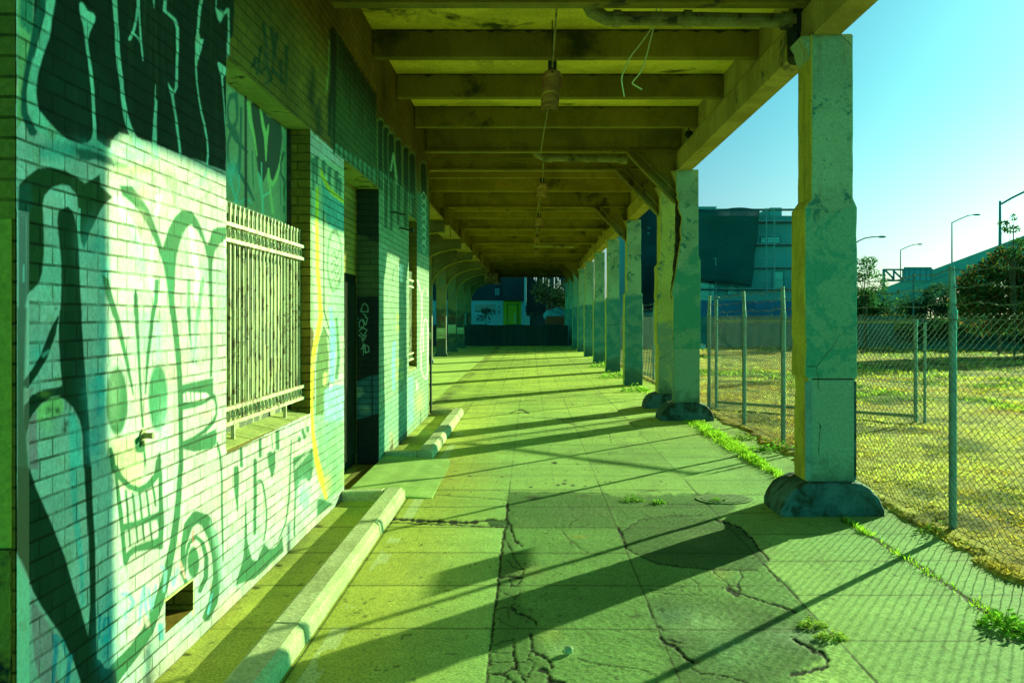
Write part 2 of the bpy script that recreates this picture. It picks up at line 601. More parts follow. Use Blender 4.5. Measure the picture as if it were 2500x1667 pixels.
def M_column(name, zt, sharp, top=(.33, .43, .25), bot=(.065, .29, .185), low=None, amt=.0):
    b = NB(name)
    z = b.xyz()[2]
    n = b.noise(1.5, 6, .6, dist=.3)
    zz = b.math('ADD', z, b.math('MULTIPLY', b.math('SUBTRACT', n, .5), -sharp))
    mask = b.ramp(zz, zt + .10, zt - .05)
    # blotches of the light coat showing in the green one and of the green one higher up
    bl = b.ramp(b.noise(2.0, 10, .74, dist=.6), .49, .545)
    col_low = b.mix(b.math('MULTIPLY', bl, amt), bot, tuple(.75 * t + .25 * o for t, o in zip(top, bot)))
    chip = b.math('MULTIPLY', b.ramp(b.noise(6.5, 9, .72, dist=.9), .555, .57), b.ramp(b.noise(1.1, 3), .44, .54))
    rust = b.ramp(b.noise(1.0, 6, .65, b.mapping((6, 6, .7))), .56, .72)
    tn = b.mix(b.ramp(b.noise(2.0, 5), .4, .65), top, tuple(v * .78 for v in top))
    tn = b.mix(b.math('MULTIPLY', rust, .75), tn, (.22, .15, .04))
    tn = b.mix(b.math('MULTIPLY', chip, .9), tn, (.035, .16, .13))
    col = b.mix(mask, tn, col_low)
    if low is not None:
        col = b.mix(b.ramp(z, 1.17, 1.15), col, low)
    dirt = b.ramp(b.math('ADD', z, b.math('MULTIPLY', b.noise(7, 5), -.5)), .28, .0)
    col = b.mix(b.math('MULTIPLY', dirt, .7), col, (.05, .08, .05))
    spots = b.ramp(b.noise(13, 4, .6), .69, .72)
    col = b.mix(b.math('MULTIPLY', spots, .75), col, (.045, .05, .035))
    g = b.noise(40, 6, .8)
    col = b.mix(.5, col, b.mix(b.ramp(g, .28, .72), (.45, .45, .45), (1.45, 1.45, 1.45)), 'MULTIPLY')
    dn = b.n('ShaderNodeTexNoise'); dn.inputs['Scale'].default_value = 9; dn.inputs['Detail'].default_value = 4; b.l(b.pos(), dn.inputs['Vector'])
    cr = b.n('ShaderNodeTexVoronoi', feature='DISTANCE_TO_EDGE'); cr.inputs['Scale'].default_value = .8
    b.l(b.mix(.06, b.pos(), dn.outputs['Color']), cr.inputs['Vector'])
    crack = b.ramp(cr.outputs['Distance'], .0035, .0)
    crack = b.math('MULTIPLY', crack, b.ramp(b.noise(1.7, 3), .55, .62))
    col = b.mix(crack, col, (.03, .03, .02))
    h = b.math('ADD', b.math('MULTIPLY', g, .4), b.math('ADD', b.noise(14, 5, .6), b.math('MULTIPLY', chip, -1.2)))
    h = b.math('SUBTRACT', h, b.math('MULTIPLY', crack, 1.5))
    b.bsdf(col, .8, 0, b.bump(h, .45, .008), .3)
    return b.m


m_colA = M_column('column_paint_near', 2.5, 2.4, low=(.22, .36, .24), amt=.6)
m_colB = M_column('column_paint_far', 2.2, .25, bot=(.05, .21, .18), amt=.35)
m_colY = M_column('column_paint_ochre', 1.55, .4, top=(.62, .55, .12), bot=(.25, .34, .22), amt=.5)
m_inner = M_weather('ochre_wall_bounce', (.56, .46, .05), (.42, .34, .04), scale=3, stain=(.10, .08, .02), stain_lo=.60, stain_hi=.70, stain_scale=5, streak=.8, bump=.4)  # yellow light bounced off the wall, put into the column colour
m_colL = M_column('column_paint_left', 2.0, .6, top=(.20, .165, .05), bot=(.06, .06, .03), amt=.8)

# ------------------------------------------------------------------ building: painted front wall
XW = -1.72
YA, YB = 3.62, 18.4
HT = 4.86
OPEN = [(6.12, 8.47, .92, 3.14), (10.0, 12.31, -.1, 3.13), (15.34, 16.45, .90, 3.13), (5.10, 5.52, .18, .33)]   # window, doorway, window, vent hole

building = thing('brick_building', 'long brick ground-floor building covered in graffiti, under the viaduct', 'building', (XW, YA, 0))

us = np.linspace(U0 + F * XW / YA, U0 + F * XW / YB, 600)
ys = XW * F / (us - U0)
ys = np.unique(np.concatenate([ys] + [[a, b] for a, b, _, _ in OPEN]))
ys[0] = YA
keep = np.ones(len(ys), bool)
for a, b, _, _ in OPEN:
    for e in (a, b):
        d = np.abs(ys - e); keep &= ~((d < .003) & (d > 1e-9))
ys = ys[keep]
zs = np.unique(np.concatenate([np.arange(0, 3.3, .0062), np.arange(3.3, HT + .01, .012)] + [[c, d] for _, _, c, d in OPEN if c >= 0] + [[3.13, 3.14]]))
keep = np.ones(len(zs), bool)
for _, _, c, d in OPEN:
    for e in (c, d):
        q = np.abs(zs - e); keep &= ~((q < .0015) & (q > 1e-9))
zs = zs[keep]
YY, ZZ = np.meshgrid(ys, zs, indexing='ij')
nY, nZ = YY.shape
uu, vv = proj(XW, YY.ravel(), ZZ.ravel())

WHITE = (.56, .53, .51); PALE = (.24, .35, .23); MINT = (.33, .58, .50)
DK = (.004, .032, .015); BLK = (.005, .018, .010); OLV = (.022, .055, .016); TEALD = (.010, .09, .08)
CY = (.16, .48, .52); BLU = (.06, .28, .42); PINK = (.52, .28, .32); YEL = (.85, .70, .02); LYEL = (.60, .60, .24); MID = (.032, .155, .066)
cv = Canvas(uu, vv, TAN)
tn = fbm(YY.ravel() * 1.1, ZZ.ravel() * 1.4, 3)
cv.c *= (0.35 + 1.3 * tn)[:, None]
# whitewash: near wall, under the window, piers
cv.zoom(0, 0, 1)
cv.poly([(0, -700), (556, -700), (556, 150), (553, 1110), (770, 1000), (757, 316), (842, 392), (842, 1260), (330, 1720), (0, 2200)], WHITE, rough=3)
cv.poly([(925, 455), (945, 470), (1000, 560), (1052, 610), (1052, 1030), (920, 1160)], PALE, rough=3)
wn1 = fbm(uu * .012, vv * .006, 11); wn2 = fbm(uu * .03 + 9, vv * .004, 12)
pm = np.clip((wn1 - .52) * 5, 0, 1)[:, None] * .55
lum = cv.c.mean(1) > .45
cv.c = np.where(lum[:, None], cv.c * (1 - pm) + np.array(MINT) * pm, cv.c)
pm = np.clip((wn2 - .60) * 7, 0, 1)[:, None] * .45
cv.c = np.where(lum[:, None], cv.c * (1 - pm) + np.array((.5, .66, .66)) * pm, cv.c)
pm = np.clip((fbm(uu * .02 + 50, vv * .012, 14) - .64) * 8, 0, 1)[:, None] * .4
cv.c = np.where(lum[:, None], cv.c * (1 - pm) + np.array((.66, .5, .42)) * pm, cv.c)

# ---- black lettering at the top
Z = cv.zoom(0, 0, 4.127)
Z.poly([(175, -2500), (330, -2500), (330, 300), (300, 800), (210, 1250), (175, 1300)], (.34, .46, .24), soft=3)
Z.poly([(205, -900), (330, -900), (335, 300), (300, 360), (200, 250)], (.07, .24, .17), soft=5)
Z.poly([(400, -2500), (2340, -2500), (2360, 60), (2350, 250), (2340, 380), (2290, 400), (2283, 1735), (2050, 1640), (1750, 1530), (1560, 1455), (1340, 1375), (1200, 1340), (1120, 1420), (1110, 1500), (1040, 1490), (950, 1420), (800, 1470), (700, 1430), (560, 1330), (385, 1110), (350, 900), (330, 500)], BLK, soft=3, rough=2)  # black paint, lower edge shaped to the roof's shadow line
Z.poly([(600, 400), (900, 500), (1150, 900), (1300, 1300), (1100, 1400), (700, 1300), (480, 900)], (.006, .03, .016), soft=14, alpha=.6, rough=12)
Z.stroke([(480, -900), (430, 0), (370, 280), (310, 550), (255, 800), (235, 950), (250, 1150), (330, 1330)], [90, 90, 80, 64, 56, 56, 70, 90], TEALD, soft=4)
Z.poly([(490, -700), (590, -700), (555, 0), (500, 380), (430, 570), (375, 780), (362, 920), (385, 1105), (470, 1210), (570, 1320), (680, 1410), (800, 1450), (890, 1440), (925, 1400), (935, 1360), (968, 1362), (975, 1410), (1050, 1470), (1130, 1520), (1300, 1540), (1430, 1568), (1400, 1610), (1180, 1600), (1030, 1568), (940, 1500), (860, 1545), (760, 1540), (620, 1470), (480, 1390), (360, 1300), (310, 1180), (280, 1050), (268, 900), (290, 780), (340, 600), (410, 330), (455, 150)], MINT, soft=3)
Z.poly([(800, 40), (815, 25), (840, 40), (880, 110), (940, 140), (958, 170), (955, 220), (905, 330), (885, 420), (862, 410), (835, 240), (815, 190), (800, 90)], MINT, soft=2)
Z.stroke([(872, 410), (892, 560), (915, 720), (935, 900), (942, 1050), (950, 1200), (953, 1330), (948, 1400)], [26, 28, 32, 32, 30, 30, 34, 44], MINT)
Z.stroke([(1155, -600), (1155, 0), (1160, 100), (1175, 300), (1185, 500), (1205, 700), (1228, 850), (1238, 1000), (1262, 1150), (1300, 1280), (1345, 1390), (1400, 1490), (1450, 1580)], [60, 50, 46, 42, 44, 46, 36, 40, 46, 52, 64, 90, 110], MINT)
Z.stroke([(1395, -300), (1395, 60), (1372, 200), (1345, 320), (1308, 395)], [34, 30, 22, 26, 34], MINT)
Z.stroke([(1403, 90), (1410, 250), (1420, 420), (1430, 520), (1440, 610)], [18, 16, 18, 16, 10], MINT)
Z.stroke([(1335, 330), (1370, 365), (1415, 420)], [26, 18, 20], MINT)
Z.poly([(1535, -60), (1560, -60), (1555, 85), (1550, 85)], MINT)
Z.stroke([(1680, -300), (1668, 0), (1655, 110), (1700, 150), (1760, 205), (1787, 285), (1790, 500), (1780, 700), (1778, 880), (1755, 935)], [40, 30, 30, 28, 30, 30, 24, 24, 26, 26], MINT)
Z.poly([(1695, 835), (1745, 915), (1765, 950), (1735, 960), (1712, 930)], MINT)
Z.stroke([(1735, 940), (1755, 1080), (1780, 1250), (1800, 1400), (1818, 1580)], [26, 22, 22, 20, 26], MINT)
Z.stroke([(1566, 860), (1562, 1000), (1570, 1020), (1565, 1150), (1562, 1300), (1555, 1450), (1560, 1570)], [3, 12, 22, 30, 36, 52, 90], MINT)
Z.stroke([(2035, -300), (2028, 0), (2010, 120), (1993, 310)], [34, 30, 28, 24], MINT)
Z.poly([(1985, 310), (2000, 330), (2018, 395), (2052, 400), (2030, 500), (1998, 610), (1970, 590), (1968, 430)], MINT)
Z.stroke([(1978, 590), (1976, 700), (1986, 850), (2005, 1000), (2030, 1140), (2060, 1260), (2085, 1400), (2096, 1568), (2085, 1700), (2060, 1790), (1980, 1880)], [26, 16, 13, 13, 16, 18, 14, 16, 18, 34, 60], MINT)
Z.poly([(2168, -80), (2182, -80), (2180, 85), (2250, 130), (2285, 85), (2310, 90), (2312, 560), (2288, 560), (2296, 200), (2285, 125), (2250, 170), (2215, 238), (2195, 205), (2172, 100)], MINT)
Z.poly([(2192, 640), (2205, 628), (2285, 690), (2272, 765), (2245, 785), (2212, 735)], MINT)
Z.stroke([(2235, 770), (2250, 950), (2266, 1150), (2285, 1420)], [16, 11, 10, 10], MINT)
Z.stroke([(1950, 40), (1945, 180)], 6, (.01, .03, .02))

# ---- strip under the letters
Z = cv.zoom(0, 380, 4.127)
Z.spray((700, -60), 420, 90, (.05, .26, .27), .95)
Z.spray((560, -20), 160, 60, (.10, .42, .42), .8)
Z.poly([(760, -70), (900, -60), (1010, -20), (1110, 20), (1300, 110), (1230, 125), (1100, 100), (960, 40), (880, 55), (800, 40)], (.025, .10, .085), soft=5)
for cx, cy, r in ((1230, 20, 90), (1450, 40, 100), (1990, 330, 120), (2200, 420, 110)):
    Z.ell((cx, cy), r, r * .95, (.30, .42, .24), soft=3, ring=26, alpha=.55)
for cx, cy, rx in ((1210, 0, 70), (1450, 20, 80), (1620, 120, 60), (1990, 300, 90), (2190, 380, 80)):
    Z.spray((cx, cy), rx, 70, WHITE, .8)
Z.spray((1330, 150), 200, 50, (.45, .66, .18), .7)
for x in (1180, 1290, 1350, 1460, 1490, 1560, 1690, 1720):
    Z.stroke([(x, 110), (x + 2, 110 + random.uniform(40, 130))], [9, 4], (.5, .72, .18), alpha=.8)

# left shaded letter: arch
Z.poly([(195, 290), (270, 215), (380, 130), (500, 116), (650, 148), (770, 215), (855, 278), (930, 240), (1005, 188), (1012, 300), (1110, 395), (1150, 420), (1110, 440), (1060, 480), (1020, 540), (960, 660), (905, 770), (870, 880), (848, 935), (815, 860), (795, 700), (775, 400), (700, 310), (620, 293), (520, 322), (450, 400), (430, 500), (440, 700), (442, 1000), (428, 1180), (385, 1290), (330, 1350), (265, 1395), (262, 600), (185, 560)], OLV, soft=2.5)
Z.poly([(180, 330), (300, 260), (330, 500), (260, 650), (180, 600)], TEALD, soft=8, alpha=.7)
Z.poly([(585, 560), (630, 535), (680, 512), (720, 550), (750, 620), (775, 720), (788, 850), (800, 1000), (808, 1300), (820, 1580), (600, 1580), (620, 1300), (610, 1000), (592, 800), (580, 650)], (.008, .04, .016), soft=2)
Z.stroke([(800, 540), (792, 700), (800, 900)], [22, 26, 10], MINT)
Z.spray((940, 900), 120, 200, (.12, .46, .48), .75)
Z.spray((1060, 1150), 70, 320, (.06, .42, .44), .8)
Z.spray((880, 120), 120, 40, (.5, .36, .34), .35)
Z.poly([(178, 560), (262, 600), (268, 1400), (240, 1570), (178, 1570)], (.015, .075, .06), soft=3)
Z.stroke([(232, 1110), (228, 1250)], [18, 14], (.20, .50, .5))

# lit part: rounded letters
Z.poly([(1140, 420), (1230, 400), (1330, 480), (1400, 560), (1500, 730), (1580, 900), (1650, 1100), (1690, 1350), (1712, 1568), (1110, 1568), (1115, 500)], (.66, .72, .58), soft=6, alpha=.6)
Z.poly([(1205, 300), (1330, 310), (1420, 420), (1500, 540), (1560, 700), (1600, 800), (1640, 930), (1700, 740), (1760, 620), (1830, 552), (1930, 558), (1990, 640), (2040, 760), (2085, 900), (2110, 850), (2140, 745), (2200, 720), (2285, 720), (2290, 860), (2220, 885), (2170, 960), (2140, 1100), (2142, 1600), (2112, 1600), (2095, 1050), (2050, 880), (1990, 760), (1930, 700), (1880, 730), (1820, 850), (1780, 1000), (1760, 1200), (1752, 1400), (1765, 1600), (1710, 1600), (1690, 1350), (1650, 1100), (1580, 900), (1500, 730), (1400, 560), (1330, 480), (1230, 400)], MID, soft=2.5)
Z.poly([(1600, 960), (1780, 960), (1760, 1200), (1752, 1590), (1712, 1590), (1690, 1350), (1650, 1100)], (.03, .19, .09), soft=3)
Z.spray((1440, 380), 70, 60, (.72, .42, .30), .6)
Z.spray((1420, 680), 70, 130, (.74, .50, .38), .55)
Z.stroke([(1170, 430), (1260, 600), (1350, 740), (1420, 900)], [60, 80, 60, 30], (.86, .86, .82), soft=5)
Z.stroke([(1540, 880), (1525, 1100), (1520, 1250), (1545, 1400)], [22, 44, 56, 24], (.86, .88, .84), soft=4)
Z.stroke([(1920, 720), (1940, 850), (1965, 1050), (1985, 1200), (1975, 1450)], [40, 44, 48, 60, 40], (.88, .9, .86), soft=3)
Z.stroke([(1600, 420), (1575, 620)], [60, 30], (.86, .88, .84), soft=5)
Z.stroke([(2270, 860), (2280, 1100)], [26, 20], (.86, .88, .84), soft=3)
Z.stroke([(1330, 700), (1400, 950), (1440, 1150)], 60, (.42, .68, .58), soft=8, alpha=.7)
Z.stroke([(1860, 800), (1880, 1100), (1900, 1300)], 44, (.40, .6, .44), soft=6, alpha=.6)
# lines of the skull's forehead
Z.stroke([(1035, 1205), (1070, 1260), (1100, 1400), (1160, 1600)], [10, 60, 62, 56], (.03, .15, .08))
Z.stroke([(1362, 1350), (1368, 1420), (1372, 1600)], [10, 44, 42], (.03, .15, .08))
Z.stroke([(1582, 1265), (1572, 1450), (1540, 1600)], [44, 44, 40], (.05, .20, .11))
Z.stroke([(1905, 1260), (1900, 1600)], [26, 34], (.20, .38, .24))
Z.stroke([(2045, 1240), (1998, 1600)], [26, 40], (.20, .38, .24))

# ---- middle of the wall
Z = cv.zoom(0, 760, 4.127)
Z.poly([(165, -40), (262, -40), (240, 700), (235, 900), (265, 1320), (290, 1600), (165, 1600)], (.012, .07, .05), soft=4)
Z.spray((380, 450), 80, 200, (.16, .52, .54), .7)
Z.poly([(598, -10), (820, -10), (832, 200), (845, 400), (868, 760), (885, 950), (900, 1150), (915, 1580), (842, 1580), (832, 1250), (800, 1100), (735, 970), (650, 885), (580, 855), (510, 870), (420, 930), (330, 1035), (285, 1130), (262, 1240), (240, 1150), (238, 930), (320, 840), (440, 788), (570, 768), (622, 745), (612, 580), (590, 250)], DK, soft=2)
Z.stroke([(585, 60), (530, 220), (440, 460), (350, 610), (270, 710)], [20, 70, 75, 75, 90], DK, soft=2)
Z.stroke([(440, 440), (490, 400)], [40, 24], (.2, .5, .48), soft=4, alpha=.7)
Z.spray((440, 830), 60, 30, (.22, .24, .04), .9)
Z.poly([(335, 1035), (370, 1000), (385, 1590), (300, 1590), (262, 1280), (285, 1130)], PINK, soft=2)
Z.poly([(245, 790), (340, 770), (300, 850), (240, 920)], (.5, .25, .24), soft=5, alpha=.8)
Z.poly([(370, 990), (430, 925), (520, 870), (600, 862), (640, 900), (640, 1010), (560, 1060), (470, 1080), (380, 1120)], (.52, .60, .24), soft=5)
Z.spray((480, 1150), 90, 120, (.6, .68, .38), .6)
Z.poly([(690, 1000), (760, 1040), (810, 1180), (825, 1580), (700, 1580), (690, 1200)], (.20, .55, .56), soft=6)
for x in (660, 675, 700, 715, 745, 770):
    Z.stroke([(x, 900), (x + random.uniform(-4, 4), 960 + random.uniform(10, 90))], [7, 4], DK)
for x, y in ((580, 1000), (495, 990), (670, 1130), (650, 1190)):
    Z.spray((x, y), 26, 34, DK, .8)
for x, y in ((752, 97), (752, 277)):
    Z.ell((x, y), 11, 18, (.01, .02, .015))
Z.spray((1000, 760), 130, 180, (.04, .42, .46), .95)
Z.spray((990, 1000), 90, 200, (.05, .38, .46), .8)
Z.spray((960, 1350), 90, 250, (.07, .38, .46), .8)
Z.spray((1040, 250), 60, 300, (.05, .42, .44), .8)
Z.spray((960, 950), 24, 110, (.42, .3, .42), .5)
# skull
Z.stroke([(1148, -20), (1185, 100), (1235, 320), (1290, 560), (1345, 840)], [58, 52, 46, 36, 16], MID, soft=2)
Z.stroke([(1375, -20), (1387, 250), (1405, 550), (1420, 850), (1437, 1160)], [44, 34, 28, 24, 24], MID, soft=2)
Z.stroke([(1545, -20), (1520, 200), (1490, 450), (1465, 830)], [42, 38, 34, 14], MID, soft=2)
Z.ell((1180, 905), 106, 345, MID, soft=3)
Z.ell((1592, 870), 96, 335, (.05, .24, .12), soft=3)
Z.ell((1140, 760), 60, 330, (.44, .55, .40), soft=14, alpha=.25)
Z.stroke([(1070, 600), (1100, 500), (1160, 468), (1220, 510), (1260, 610)], 7, (.14, .2, .14), alpha=.8)
Z.stroke([(1545, 530), (1600, 475), (1640, 520), (1665, 590)], 7, (.2, .3, .2), alpha=.7)
Z.stroke([(1905, -20), (1912, 200), (1932, 405)], [36, 26, 9], MID)
Z.stroke([(1997, -20), (1978, 200), (1965, 405)], [38, 26, 8], (.18, .40, .24))
Z.ell((1946, 500), 10, 28, MID); Z.ell((1981, 510), 8, 25, MID)
Z.stroke([(1738, -20), (1762, 150), (1792, 400), (1806, 600), (1816, 800), (1820, 1000), (1822, 1300), (1825, 1600)], [62, 60, 56, 54, 54, 50, 46, 44], MID)
Z.stroke([(2130, -20), (2133, 400), (2126, 655)], [30, 28, 26], MID)
Z.poly([(1800, 725), (1838, 738), (1900, 722), (2148, 668), (2150, 830), (2170, 850), (2180, 900), (2130, 885), (2050, 935), (1980, 965), (1830, 995)], MID)
Z.poly([(1845, 832), (1880, 812), (1960, 818), (2042, 820), (2080, 822), (2108, 850), (2065, 888), (2000, 905), (1910, 912), (1850, 912)], (.78, .82, .72))
for x in (1870, 1918, 1955, 2020): Z.stroke([(x, 815), (x + 6, 900)], 12, MID)
Z.stroke([(2155, 840), (2178, 940), (2182, 1030), (2150, 1110), (2070, 1200), (1960, 1275), (1840, 1325)], [26, 22, 24, 40, 40, 36, 36], MID)
Z.poly([(1832, 1340), (1950, 1288), (2090, 1225), (2178, 1180), (2186, 1250), (2178, 1340), (2120, 1385), (1960, 1412), (1850, 1390)], MID)
Z.stroke([(2190, 1320), (2218, 1440), (2232, 1600)], [20, 24, 18], MID)
Z.spray((2090, 1030), 60, 40, (.76, .52, .44), .6)
Z.spray((2050, 180), 50, 60, (.76, .56, .46), .5)
Z.stroke([(1595, 100), (1600, 480)], [60, 40], (.40, .70, .62), soft=8, alpha=.7)
Z.spray((1650, 1250), 60, 260, (.42, .70, .66), .6)
Z.spray((1960, 350), 40, 220, (.42, .70, .66), .6)
# yellow chin
Z.poly([(1095, 1310), (1180, 1275), (1350, 1250), (1440, 1300), (1450, 1568), (1420, 1800), (1330, 1830), (1200, 1750), (1120, 1590)], LYEL, soft=16, alpha=.6)
Z.poly([(1352, 1295), (1400, 1250), (1458, 1300), (1465, 1410), (1425, 1425), (1370, 1420)], MID)
Z.stroke([(1455, 1425), (1460, 1480), (1465, 1560)], [26, 24, 8], MID)
Z.stroke([(1112, 1385), (1130, 1470), (1150, 1600)], [40, 50, 54], MID)
Z.stroke([(1612, 1415), (1600, 1510), (1590, 1600)], [8, 60, 64], MID)

# ---- foot of the wall
Z = cv.zoom(0, 1140, 2.975)
Z.stroke([(845, 0), (870, 70), (940, 140), (1010, 165), (1080, 130), (1130, 70), (1155, 10)], [30, 44, 42, 44, 46, 44, 34], MID)
Z.stroke([(838, 20), (850, 120), (872, 300), (888, 450), (900, 600), (910, 695)], [16, 26, 34, 32, 32, 30], MID)
Z.stroke([(1165, 30), (1166, 200), (1172, 400), (1165, 580)], [28, 30, 40, 36], MID)
for a, b_ in (((915, 170), (945, 570)), ((963, 190), (1000, 545)), ((1013, 190), (1048, 535)), ((1063, 175), (1103, 525)), ((1108, 130), (1130, 280)), ((1140, 350), (1160, 450))):
    Z.stroke([a, ((a[0] + b_[0]) / 2, (a[1] + b_[1]) / 2 - 10), b_], [16, 18, 14], MID)
Z.poly([(880, 415), (1000, 385), (1180, 310), (1186, 362), (1050, 412), (890, 470)], MID)
Z.poly([(892, 695), (898, 640), (960, 580), (1060, 540), (1180, 500), (1178, 590), (1100, 598), (1000, 612), (945, 650), (925, 705), (905, 712)], MID)
Z.stroke([(1310, -10), (1302, 150), (1287, 330), (1257, 550), (1212, 780), (1155, 980), (1075, 1180), (985, 1320), (880, 1440), (800, 1540)], [32, 38, 46, 52, 60, 70, 84, 92, 110, 120], MID)
Z.stroke([(1325, 720), (1332, 560), (1368, 420), (1425, 360), (1490, 385), (1540, 490), (1570, 640), (1580, 800), (1545, 980), (1500, 1090)], [28, 40, 64, 84, 88, 76, 64, 64, 66, 60], MID)
Z.stroke([(1345, 780), (1350, 650), (1375, 550), (1425, 505), (1470, 545), (1500, 660), (1495, 800), (1450, 900)], [12, 18, 24, 28, 32, 34, 34, 30], MID)
Z.stroke([(1320, 760), (1350, 830), (1360, 870)], [26, 30, 20], MID)
Z.ell((1405, 690), 42, 115, MID, soft=2)
Z.stroke([(1540, 400), (1600, 640), (1620, 900)], [30, 50, 40], (.42, .68, .6), soft=8, alpha=.5)
Z.stroke([(1608, 0), (1614, 400), (1620, 680)], [12, 16, 10], MID)
Z.poly([(120, -10), (208, -10), (262, 150), (330, 300), (400, 470), (470, 640), (530, 860), (580, 1000), (640, 1220), (655, 1000), (640, 500), (608, -10), (664, -10), (672, 200), (692, 600), (697, 1000), (708, 1390), (730, 1400), (762, 1455), (840, 1470), (850, 1600), (600, 1600), (540, 1420), (430, 1200), (300, 1010), (240, 900), (190, 760), (110, 600)], DK, soft=2)
Z.poly([(225, 930), (300, 1050), (400, 1220), (385, 1350), (430, 1600), (300, 1600), (250, 1400), (232, 1150)], PINK, soft=4, alpha=.9)
Z.poly([(110, 650), (180, 780), (220, 900), (215, 1600), (100, 1600)], (.40, .60, .48), soft=3, rough=3)
Z.stroke([(530, 0), (545, 300), (590, 700), (600, 1000)], [50, 46, 36, 20], (.14, .48, .52), soft=4, alpha=.85)
Z.stroke([(400, 1230), (405, 1350), (385, 1560)], [44, 36, 26], BLU, soft=3)
Z.stroke([(510, 1370), (490, 1580)], [34, 30], BLU, soft=3)
Z.stroke([(410, 1240), (450, 1260), (500, 1400)], [30, 26, 20], (.1, .4, .5), soft=3)
Z.spray((770, 1250), 60, 220, (.03, .34, .46), .95)
Z.spray((800, 950), 40, 160, (.06, .40, .46), .7)
Z.stroke([(725, 1070), (722, 1240)], [20, 14], (.03, .28, .42), soft=2)
Z.stroke([(750, 1180), (760, 1100), (790, 1090), (800, 1240)], [16, 20, 20, 14], (.03, .30, .44), soft=2)
Z.stroke([(890, 920), (940, 925), (970, 980), (940, 1040), (905, 1060), (915, 1100)], [20, 26, 26, 22, 20, 14], (.20, .52, .56), soft=3)
Z.stroke([(1010, 1150), (1030, 960), (1045, 860), (1060, 1020), (1075, 1090)], [14, 26, 22, 22, 18], (.24, .52, .58), soft=3)
Z.stroke([(1080, 890), (1100, 1030), (1135, 860)], [18, 22, 14], (.22, .50, .56), soft=3)
Z.stroke([(1010, 1180), (1060, 1080), (1075, 1150)], 30, (.62, .38, .42), soft=4, alpha=.7)
Z.stroke([(1540, 920), (1510, 1060)], [10, 16], (.10, .42, .56), soft=2)
Z.stroke([(1250, 800), (1260, 860), (1290, 740)], [26, 20, 16], (.2, .52, .6), soft=3, alpha=.8)
Z.stroke([(1175, 720), (1205, 760), (1190, 900)], [22, 26, 16], (.24, .54, .6), soft=3, alpha=.8)
Z.stroke([(1310, 690), (1345, 800)], 16, (.66, .34, .34), soft=2)
Z.stroke([(1402, 460), (1400, 540)], 6, (.6, .05, .05), soft=1)
Z.stroke([(1528, 840), (1526, 890)], 5, (.6, .05, .05), soft=1)
Z.stroke([(1165, 1150), (1170, 1240)], 40, (.1, .36, .44), soft=3)
Z.poly([(1190, 965), (1392, 812), (1408, 815), (1408, 1090), (1397, 1060), (1395, 838), (1200, 985)], (.62, .60, .20), soft=2)

# ---- under the window
Z = cv.zoom(540, 980, 3.5625)
Z.stroke([(172, 410), (176, 560)], [26, 30], MID); Z.stroke([(130, 580), (132, 750), (140, 950)], [46, 44, 10], MID)
Z.stroke([(340, 330), (340, 475)], [26, 28], MID); Z.stroke([(296, 510), (296, 800), (292, 1145)], [32, 32, 28], MID)
Z.poly([(398, 450), (425, 430), (450, 440), (472, 400), (472, 570), (442, 680), (412, 570)], MID)
Z.stroke([(490, 265), (490, 405)], [38, 34], MID); Z.stroke([(440, 290), (448, 410)], [12, 10], MID)
Z.stroke([(315, 700), (340, 680), (362, 720), (382, 820), (396, 950), (390, 1100), (372, 1210)], [16, 20, 20, 16, 14, 14, 12], MID)
Z.stroke([(610, 335), (602, 600), (590, 850), (562, 1050), (500, 1200)], [10, 14, 16, 12, 10], MID)
Z.stroke([(212, 840), (212, 1000), (214, 1160)], [6, 16, 26], MID)
Z.poly([(120, 1600), (190, 1360), (205, 1180), (218, 1140), (240, 1260), (268, 1370), (310, 1385), (350, 1290), (372, 1230), (420, 1285), (470, 1262), (505, 1220), (530, 1165), (545, 1300), (290, 1540)], MID)
Z.poly([(622, 490), (700, 455), (800, 395), (812, 545), (790, 640), (770, 700), (735, 670), (690, 682), (660, 760), (645, 1000), (645, 1180), (625, 1165), (640, 800), (628, 620)], MID)
for i in range(9): Z.stroke([(640 + i * 15, 600 - i * 18), (645 + i * 15, 555 - i * 18)], 6, WHITE)
for x, y in ((712, 265), (752, 245), (680, 325), (725, 300)): Z.ell((x, y), 15, 30, MID)
Z.spray((720, 820), 60, 130, (.30, .64, .60), .8)
Z.stroke([(700, 760), (690, 880), (740, 930), (745, 800)], 9, (.22, .5, .52), alpha=.7)
Z.poly([(800, 560), (830, 640), (860, 840), (900, 900), (950, 880), (1064, 720), (1064, 200), (880, 0), (800, 0)], (.26, .50, .30), soft=6, alpha=.85)
Z.poly([(835, 850), (860, 840), (980, 890), (830, 1000)], MID, soft=3)
Z.poly([(1020, 640), (1070, 560), (1070, 720), (985, 800)], (.6, .66, .12), soft=5, alpha=.9)
Z.poly([(960, 600), (1010, 640), (990, 740)], MID, soft=3)

# ---- pier between window and doorway
Z = cv.zoom(740, 380, 1.842)
Z.poly([(30, -10), (190, 60), (190, 1000), (30, 760)], (.36, .56, .30), soft=4, alpha=.7)
for x, a, b_ in ((45, 20, 150), (60, 10, 120), (92, 30, 170), (118, 60, 150), (150, 80, 190), (165, 110, 190)):
    Z.stroke([(x, a), (x + 1, b_)], [20, 9], (.02, .12, .09), soft=3, alpha=.85)
Z.poly([(84, 95), (110, 145), (150, 190), (188, 215), (188, 345), (120, 330), (88, 240)], (.12, .42, .40), soft=4)
Z.stroke([(80, 60), (84, 85), (110, 140), (140, 175), (186, 210)], [8, 14, 18, 18, 16], (.72, .66, .05), soft=2)
Z.stroke([(92, 250), (94, 700), (120, 790)], [6, 6, 5], (.01, .03, .02))
Z.poly([(95, 370), (130, 330), (185, 350), (185, 760), (110, 720)], (.36, .58, .36), soft=4)
